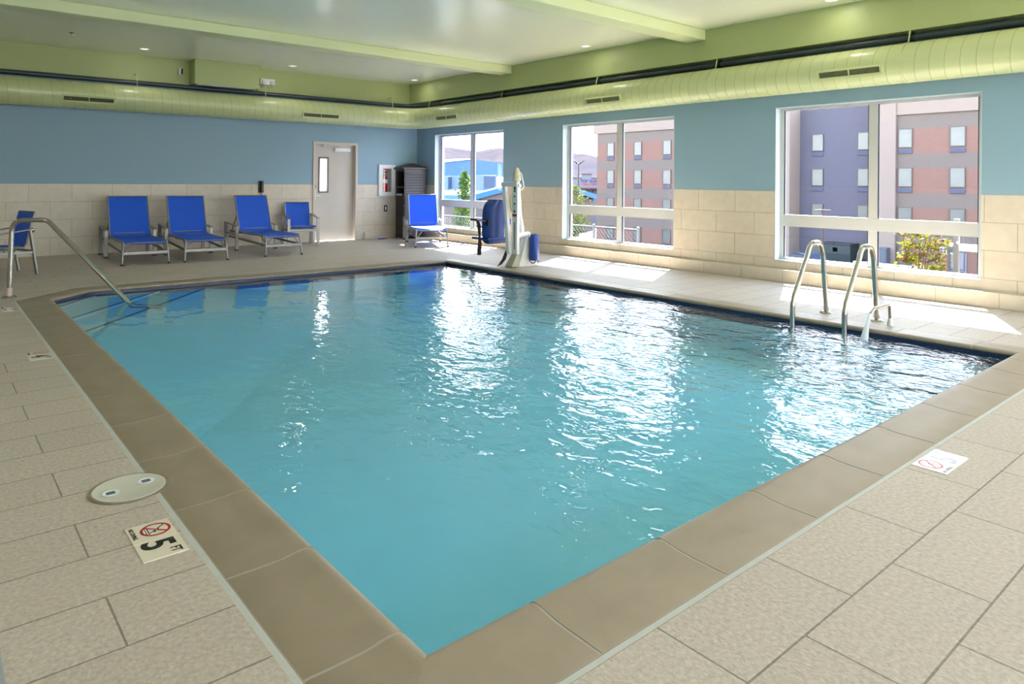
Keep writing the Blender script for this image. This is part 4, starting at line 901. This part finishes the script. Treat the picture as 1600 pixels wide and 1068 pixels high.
for px,w in ((702,1.5),(715,.8),(745,.6),(760,2.1)):
    d0=P(px,297,100)-Vector((0,0,H)); k_=(zb_-za)/(xb-xa); tt=(za-.15+.18+k_*(0-xa)-H)/(d0.z-k_*d0.x); q=Vector((0,0,H))+d0*tt; xx,yy=q.x,q.y
    u=empty('rooftop_unit',UL[px],'rooftop unit',(xx,yy,q.z+.05),0,'rooftop units on the white roof')
    mb=MB(); mb.box(-w/2,w/2,-.8,.8,-.06-.14*w,1.75); mb.build('unit_case',plain('unit_blue_grey',(.07,.12,.20),.6),u,bevel=.03)
    mb=MB(); [mb.box(-w/2+.1+.3*i,-w/2+.32+.3*i,-.83,-.79,.2,1.6) for i in range(int((w-.1)/.3))]; mb.build('unit_grille',plain('unit_grille',(.04,.07,.12),.6),u)
# blue warehouse
Yw=136
def wx(px): return Yw*math.tan(math.atan2((px-800)/1093.8,1)+R(40.15))
def wz(px,y): d_=Yw*.7645+wx(px)*.6446; return H-(y-(276+.00758*(px+116)))/1093.8*d_
t=empty('blue_warehouse','large light blue metal warehouse below the hills','warehouse',(wx(735),Yw,GZ))
xa,xb,xc=wx(630),wx(735),wx(850)
def wp(x,z): return (x-wx(735),z-GZ)
mb=MB(); mb.prism([wp(xa,GZ),wp(xc,GZ),wp(xc,wz(850,262)),wp(xb,wz(735,249.5)),wp(xa,wz(630,257.5))],0,30,lambda x,y,z:(x,z,y)); mb.build('metal_wall',tiles('blue_siding',(0.0381,0.1088,0.2176,1),(0.0408,0.1115,0.2230,1),(0.0326,0.0979,0.1958,1),.6,40,'XZ',mortar=.03,rough=.6,nz=.03,bump=0),t)
mb=MB(); a=wp(xa,wz(630,257.5));b_=wp(xb,wz(735,249.5)); mb.raw([(a[0],-.3,a[1]-.5),(b_[0],-.3,b_[1]-.05),(b_[0],30,b_[1]-.05),(a[0],30,a[1]-.5),(a[0],-.3,a[1]+.25),(b_[0],-.3,b_[1]+.15),(b_[0],30,b_[1]+.15),(a[0],30,a[1]+.25)],[(3,2,1,0),(4,5,6,7),(0,1,5,4),(1,2,6,5),(2,3,7,6),(3,0,4,7)]); mb.build('white_roof_edge',plain('white_roof_edge',(.75,.76,.78),.5),t)
# trees and shrubs
def leafmat(n,c1,c2):
    m,nt,b=newmat(n); L=nt.links; tc=nd(nt,'ShaderNodeTexCoord'); nn=nd(nt,'ShaderNodeTexNoise'); nn.inputs['Scale'].default_value=9; L.new(tc.outputs['Object'],nn.inputs['Vector'])
    mr=nd(nt,'ShaderNodeMapRange'); mr.inputs['From Min'].default_value=.35; mr.inputs['From Max'].default_value=.65; L.new(nn.outputs['Fac'],mr.inputs['Value'])
    mx=nd(nt,'ShaderNodeMix',data_type='RGBA'); mx.inputs['A'].default_value=c1; mx.inputs['B'].default_value=c2; L.new(mr.outputs[0],mx.inputs['Factor']); L.new(mx.outputs['Result'],b.inputs['Base Color']); b.inputs['Roughness'].default_value=.7; b.inputs['Specular IOR Level'].default_value=.1
    tr=nd(nt,'ShaderNodeBsdfTranslucent'); L.new(mx.outputs['Result'],tr.inputs[0]); ms_=nd(nt,'ShaderNodeMixShader'); ms_.inputs[0].default_value=.35; L.new(b.outputs[0],ms_.inputs[1]); L.new(tr.outputs[0],ms_.inputs[2]); L.new(ms_.outputs[0],nt.nodes['Material Output'].inputs[0]); return m
def leaf(mb,c,s,rng):
    d=Vector((rng.uniform(-1,1),rng.uniform(-1,1),rng.uniform(-.6,.8))).normalized(); u=d.cross(Vector((rng.uniform(-1,1),rng.uniform(-1,1),rng.uniform(-1,1)))).normalized(); n_=d.cross(u)
    c=Vector(c); mb.raw([c,c+d*s*.5+u*s*.28+n_*s*.06,c+d*s,c+d*s*.5-u*s*.28+n_*s*.06],[(0,1,2,3)])
def tree(name,label,cat,loc,h,crown,nl,ls,mats,seed,stems=1,sparse=0):
    rng=random.Random(seed); t=empty(name,label,cat,loc)
    mb=MB(); tips=[]
    for s in range(stems):
        bx_=rng.uniform(-.05,.05)*(stems>1); lean=Vector((rng.uniform(-.5,.5),rng.uniform(-.5,.5),0))*(.5 if stems>1 else .06)
        pts=[Vector((bx_,0,0))+lean*(u**1.2)*h*.6+Vector((0,0,h*.93*u)) for u in [i/7 for i in range(8)]]
        mb.tube(pts,[.03*(1-u/9)*(.5 if stems>1 else 1) for u in range(8)],7)
        for i in range(2,8):
            for k in range(3):
                a=rng.uniform(0,6.28); r_=crown(pts[i].z/h)*rng.uniform(.6,1); e=pts[i]+Vector((math.cos(a)*r_,math.sin(a)*r_,rng.uniform(.05,.25)*h*.4)); mb.tube([pts[i],(pts[i]+e)/2+Vector((0,0,-.02)),e],[.010,.007,.003],5); tips.append((pts[i],e))
    mb.build('trunk',mats[1],t,smooth=60)
    mb=MB()
    for i in range(nl):
        if sparse: a,e=rng.choice(tips); u=rng.uniform(.35,1.1); c=a+(e-a)*u+Vector((rng.gauss(0,.035),rng.gauss(0,.035),rng.gauss(0,.035)))
        else:
            z=rng.random()**.9; r_=crown(z)*math.sqrt(rng.random()); a=rng.uniform(0,6.28); q=.75+.25*math.sin(5*a+9*z); c=Vector((math.cos(a)*r_*q,math.sin(a)*r_*q,z*h))
        leaf(mb,c,ls*rng.uniform(.7,1.3),rng)
    mb.build('foliage',mats[0],t); return t
bark=plain('bark',(.14,.09,.06),.9,noise=.3,nscale=20)
lg1=leafmat('leaf_green',(.03,.085,.008,1),(.085,.15,.02,1)); lg2=leafmat('leaf_yellow_green',(.06,.095,.012,1),(.13,.13,.035,1)); lg3=leafmat('leaf_yellow_red',(.17,.21,.01,1),(.13,.06,.02,1))
def cr1(z): return .0 if z<.12 else .56*min(1,(z-.12)/.15)*max(.0,(1-z))**.62+.02
tree('young_tree','leafy green young tree outside the corner window','tree',(12.5,17.02,-.78),2.38,cr1,2600,.085,(lg1,bark),3)
def cr2(z): return .0 if z<.36 else .50*math.sin(min(1,(z-.36)/.64)*math.pi)**.6+.03
tree('young_tree.001','yellow-green young tree at the left edge of the middle window','tree',(13.0,12.90,-.79),2.0,cr2,1500,.08,(lg2,bark),5)
def cr3(z): return .34*math.sin(min(1,z*.95+.05)*math.pi)**.5+.02
tree('sparse_shrub','sparse yellow and reddish shrub outside the ladder window','shrub',(11.5,4.14,-.77),1.42,cr3,1000,.08,(lg3,plain('red_stem',(.09,.035,.03),.8)),9,stems=5,sparse=1)
tree('round_bush','small round dark bush behind the middle window fence','shrub',(19.0,17.0,-1.98),1.15,lambda z:.42*math.sin(max(.05,min(1,z))*math.pi)**.5,900,.10,(leafmat('leaf_dull',(.06,.08,.03,1),(.10,.11,.05,1)),bark),12)
# chain link fence along the slope
def fence(y0,y1,label,name,posts):
    t=empty(name,label,'fence',(12,y0,-.78))
    mb=MB(); mb.tube([(0,0,1.065),(0,y1-y0,1.065)],.022,8); mb.build('top_rail',plain('galvanised',(.13,.13,.14),.4,.6),t,smooth=50)
    for y in posts:
        mb=MB(); mb.cyl((0,y-y0,0),(0,y-y0,1.09),.03,10); mb.sphere((0,y-y0,1.10),.036,6); mb.build('post',plain('galvanised_post',(.15,.15,.16),.4,.5),t,smooth=50)
    mb=MB(); st=.11; n_=int((y1-y0)/st)
    for i in range(-10,n_):
        for s in (1,-1):
            a0=max(0,i*st); z0=.0
            p0=(i*st,0) if s>0 else (i*st,1.05); p1=(i*st+1.05,1.05) if s>0 else (i*st+1.05,0)
            ya,yb=max(p0[0],0),min(p1[0],y1-y0)
            if yb<=ya: continue
            f0=(ya-p0[0])/1.05; f1=(yb-p0[0])/1.05
            mb.bar((0,ya,p0[1]+(p1[1]-p0[1])*f0),(0,yb,p0[1]+(p1[1]-p0[1])*f1),.004,.004)
    mb.build('chain_mesh',plain('galvanised_wire',(.09,.09,.10),.5,.5),t)
fence(9.93,19.5,'galvanised chain link fence outside the middle and corner windows','chain_link_fence',(9.93,11.25,15.2,18.3))
t=empty('pipe_rail','low white pipe rail ending in a ball outside the ladder window','pipe rail',(12,4.19,-.78))
mb=MB(); mb.tube([(0,0,.79),(0,1.1,.79)],.03,10); mb.sphere((0,0,.79),.045,8); mb.build('rail',M['white'],t,smooth=50)
mb=MB(); mb.cyl((0,.9,0),(0,.9,.79),.025); mb.build('post',M['white'],t)
t=empty('gate_frame','beige post and white cross pipe at the right of the ladder window','gate',(12,3.76,-.78))
mb=MB(); mb.box(-.04,.04,-.035,.035,0,1.6); mb.build('post',plain('beige_post',(.16,.135,.12),.6),t,bevel=.006)
mb=MB(); mb.bar((-.05,-.06,1.19),(-.05,-.75,1.19),.03,.07); mb.bar((0,-.02,1.14),(0,-.75,1.14),.04,.05); mb.build('cross_pipe',M['white'],t,bevel=.004)
mb=MB(); mb.sphere((0,.075,1.20),.035,8); mb.sphere((-.05,-.03,1.24),.022,8); mb.build('latch_ball',M['white'],t,smooth=60)
# ---------------------------------------------------------------- light, world, camera
w=bpy.data.worlds.new('World'); sc.world=w; w.use_nodes=True; nt=w.node_tree; L=nt.links; bg=nt.nodes['Background']
tc=nd(nt,'ShaderNodeTexCoord'); sp=nd(nt,'ShaderNodeSeparateXYZ'); L.new(tc.outputs['Generated'],sp.inputs[0])
cr=nd(nt,'ShaderNodeValToRGB'); e=cr.color_ramp.elements; e[0].position=0; e[0].color=(1,1,1,1); e[1].position=.75; e[1].color=(.50,.68,1,1); L.new(sp.outputs['Z'],cr.inputs[0]); L.new(cr.outputs[0],bg.inputs[0]); bg.inputs[1].default_value=7.5
sl=bpy.data.lights.new('Sun','SUN'); sl.energy=48; sl.angle=R(.55); sl.color=(1,.95,.87); so=bpy.data.objects.new('Sun',sl); COL.objects.link(so)
so.rotation_euler=Vector((-1.68,-.86,-2.335)).to_track_quat('-Z','Y').to_euler()
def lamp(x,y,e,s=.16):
    l=bpy.data.lights.new('downlight_and_fill_lamp','AREA'); l.shape='DISK'; l.size=s; l.energy=e; l.color=(1,.93,.82); o=bpy.data.objects.new('downlight_and_fill_lamp',l); COL.objects.link(o); o.location=(x,y,ZC-.012)
for x,y,_ in DL: lamp(x,y,2)
for x,y in ((-1.7,13.4),(-1.7,8.1),(-1.7,4.0),(-1.7,.6),(-1.7,-2.6),(1.2,-2.6),(4.4,-2.6),(7.5,-2.6),(8.49,-.6)): lamp(x,y,13)  # unseen ceiling lamps added as fill to brighten the room
cd=bpy.data.cameras.new('Camera'); cam=bpy.data.objects.new('Camera',cd); COL.objects.link(cam); sc.camera=cam
f,yaw,roll=1093.795,R(40.1502),R(.44841)
fw=Vector((math.sin(yaw),math.cos(yaw),0)); r0=Vector((math.cos(yaw),-math.sin(yaw),0)); u0=Vector((0,0,1))
rr=r0*math.cos(roll)+u0*math.sin(roll); uu=-r0*math.sin(roll)+u0*math.cos(roll)
m4=Matrix(((rr.x,uu.x,-fw.x,0),(rr.y,uu.y,-fw.y,0),(rr.z,uu.z,-fw.z,H),(0,0,0,1))); cam.matrix_world=m4
cd.sensor_fit='HORIZONTAL'; cd.sensor_width=36; cd.lens=f*36/1600; cd.shift_y=-(534-282.04)/1600; cd.clip_start=.05; cd.clip_end=5000
vs=sc.view_settings; vs.view_transform='Standard'; vs.look='None'; vs.exposure=.42; vs.gamma=1; vs.use_curve_mapping=False
sc.cycles.max_bounces=10; sc.cycles.diffuse_bounces=5; sc.cycles.glossy_bounces=5; sc.cycles.transparent_max_bounces=16; sc.cycles.sample_clamp_indirect=8; sc.cycles.caustics_reflective=False; sc.cycles.caustics_refractive=False
sc.cycles.use_denoising=True
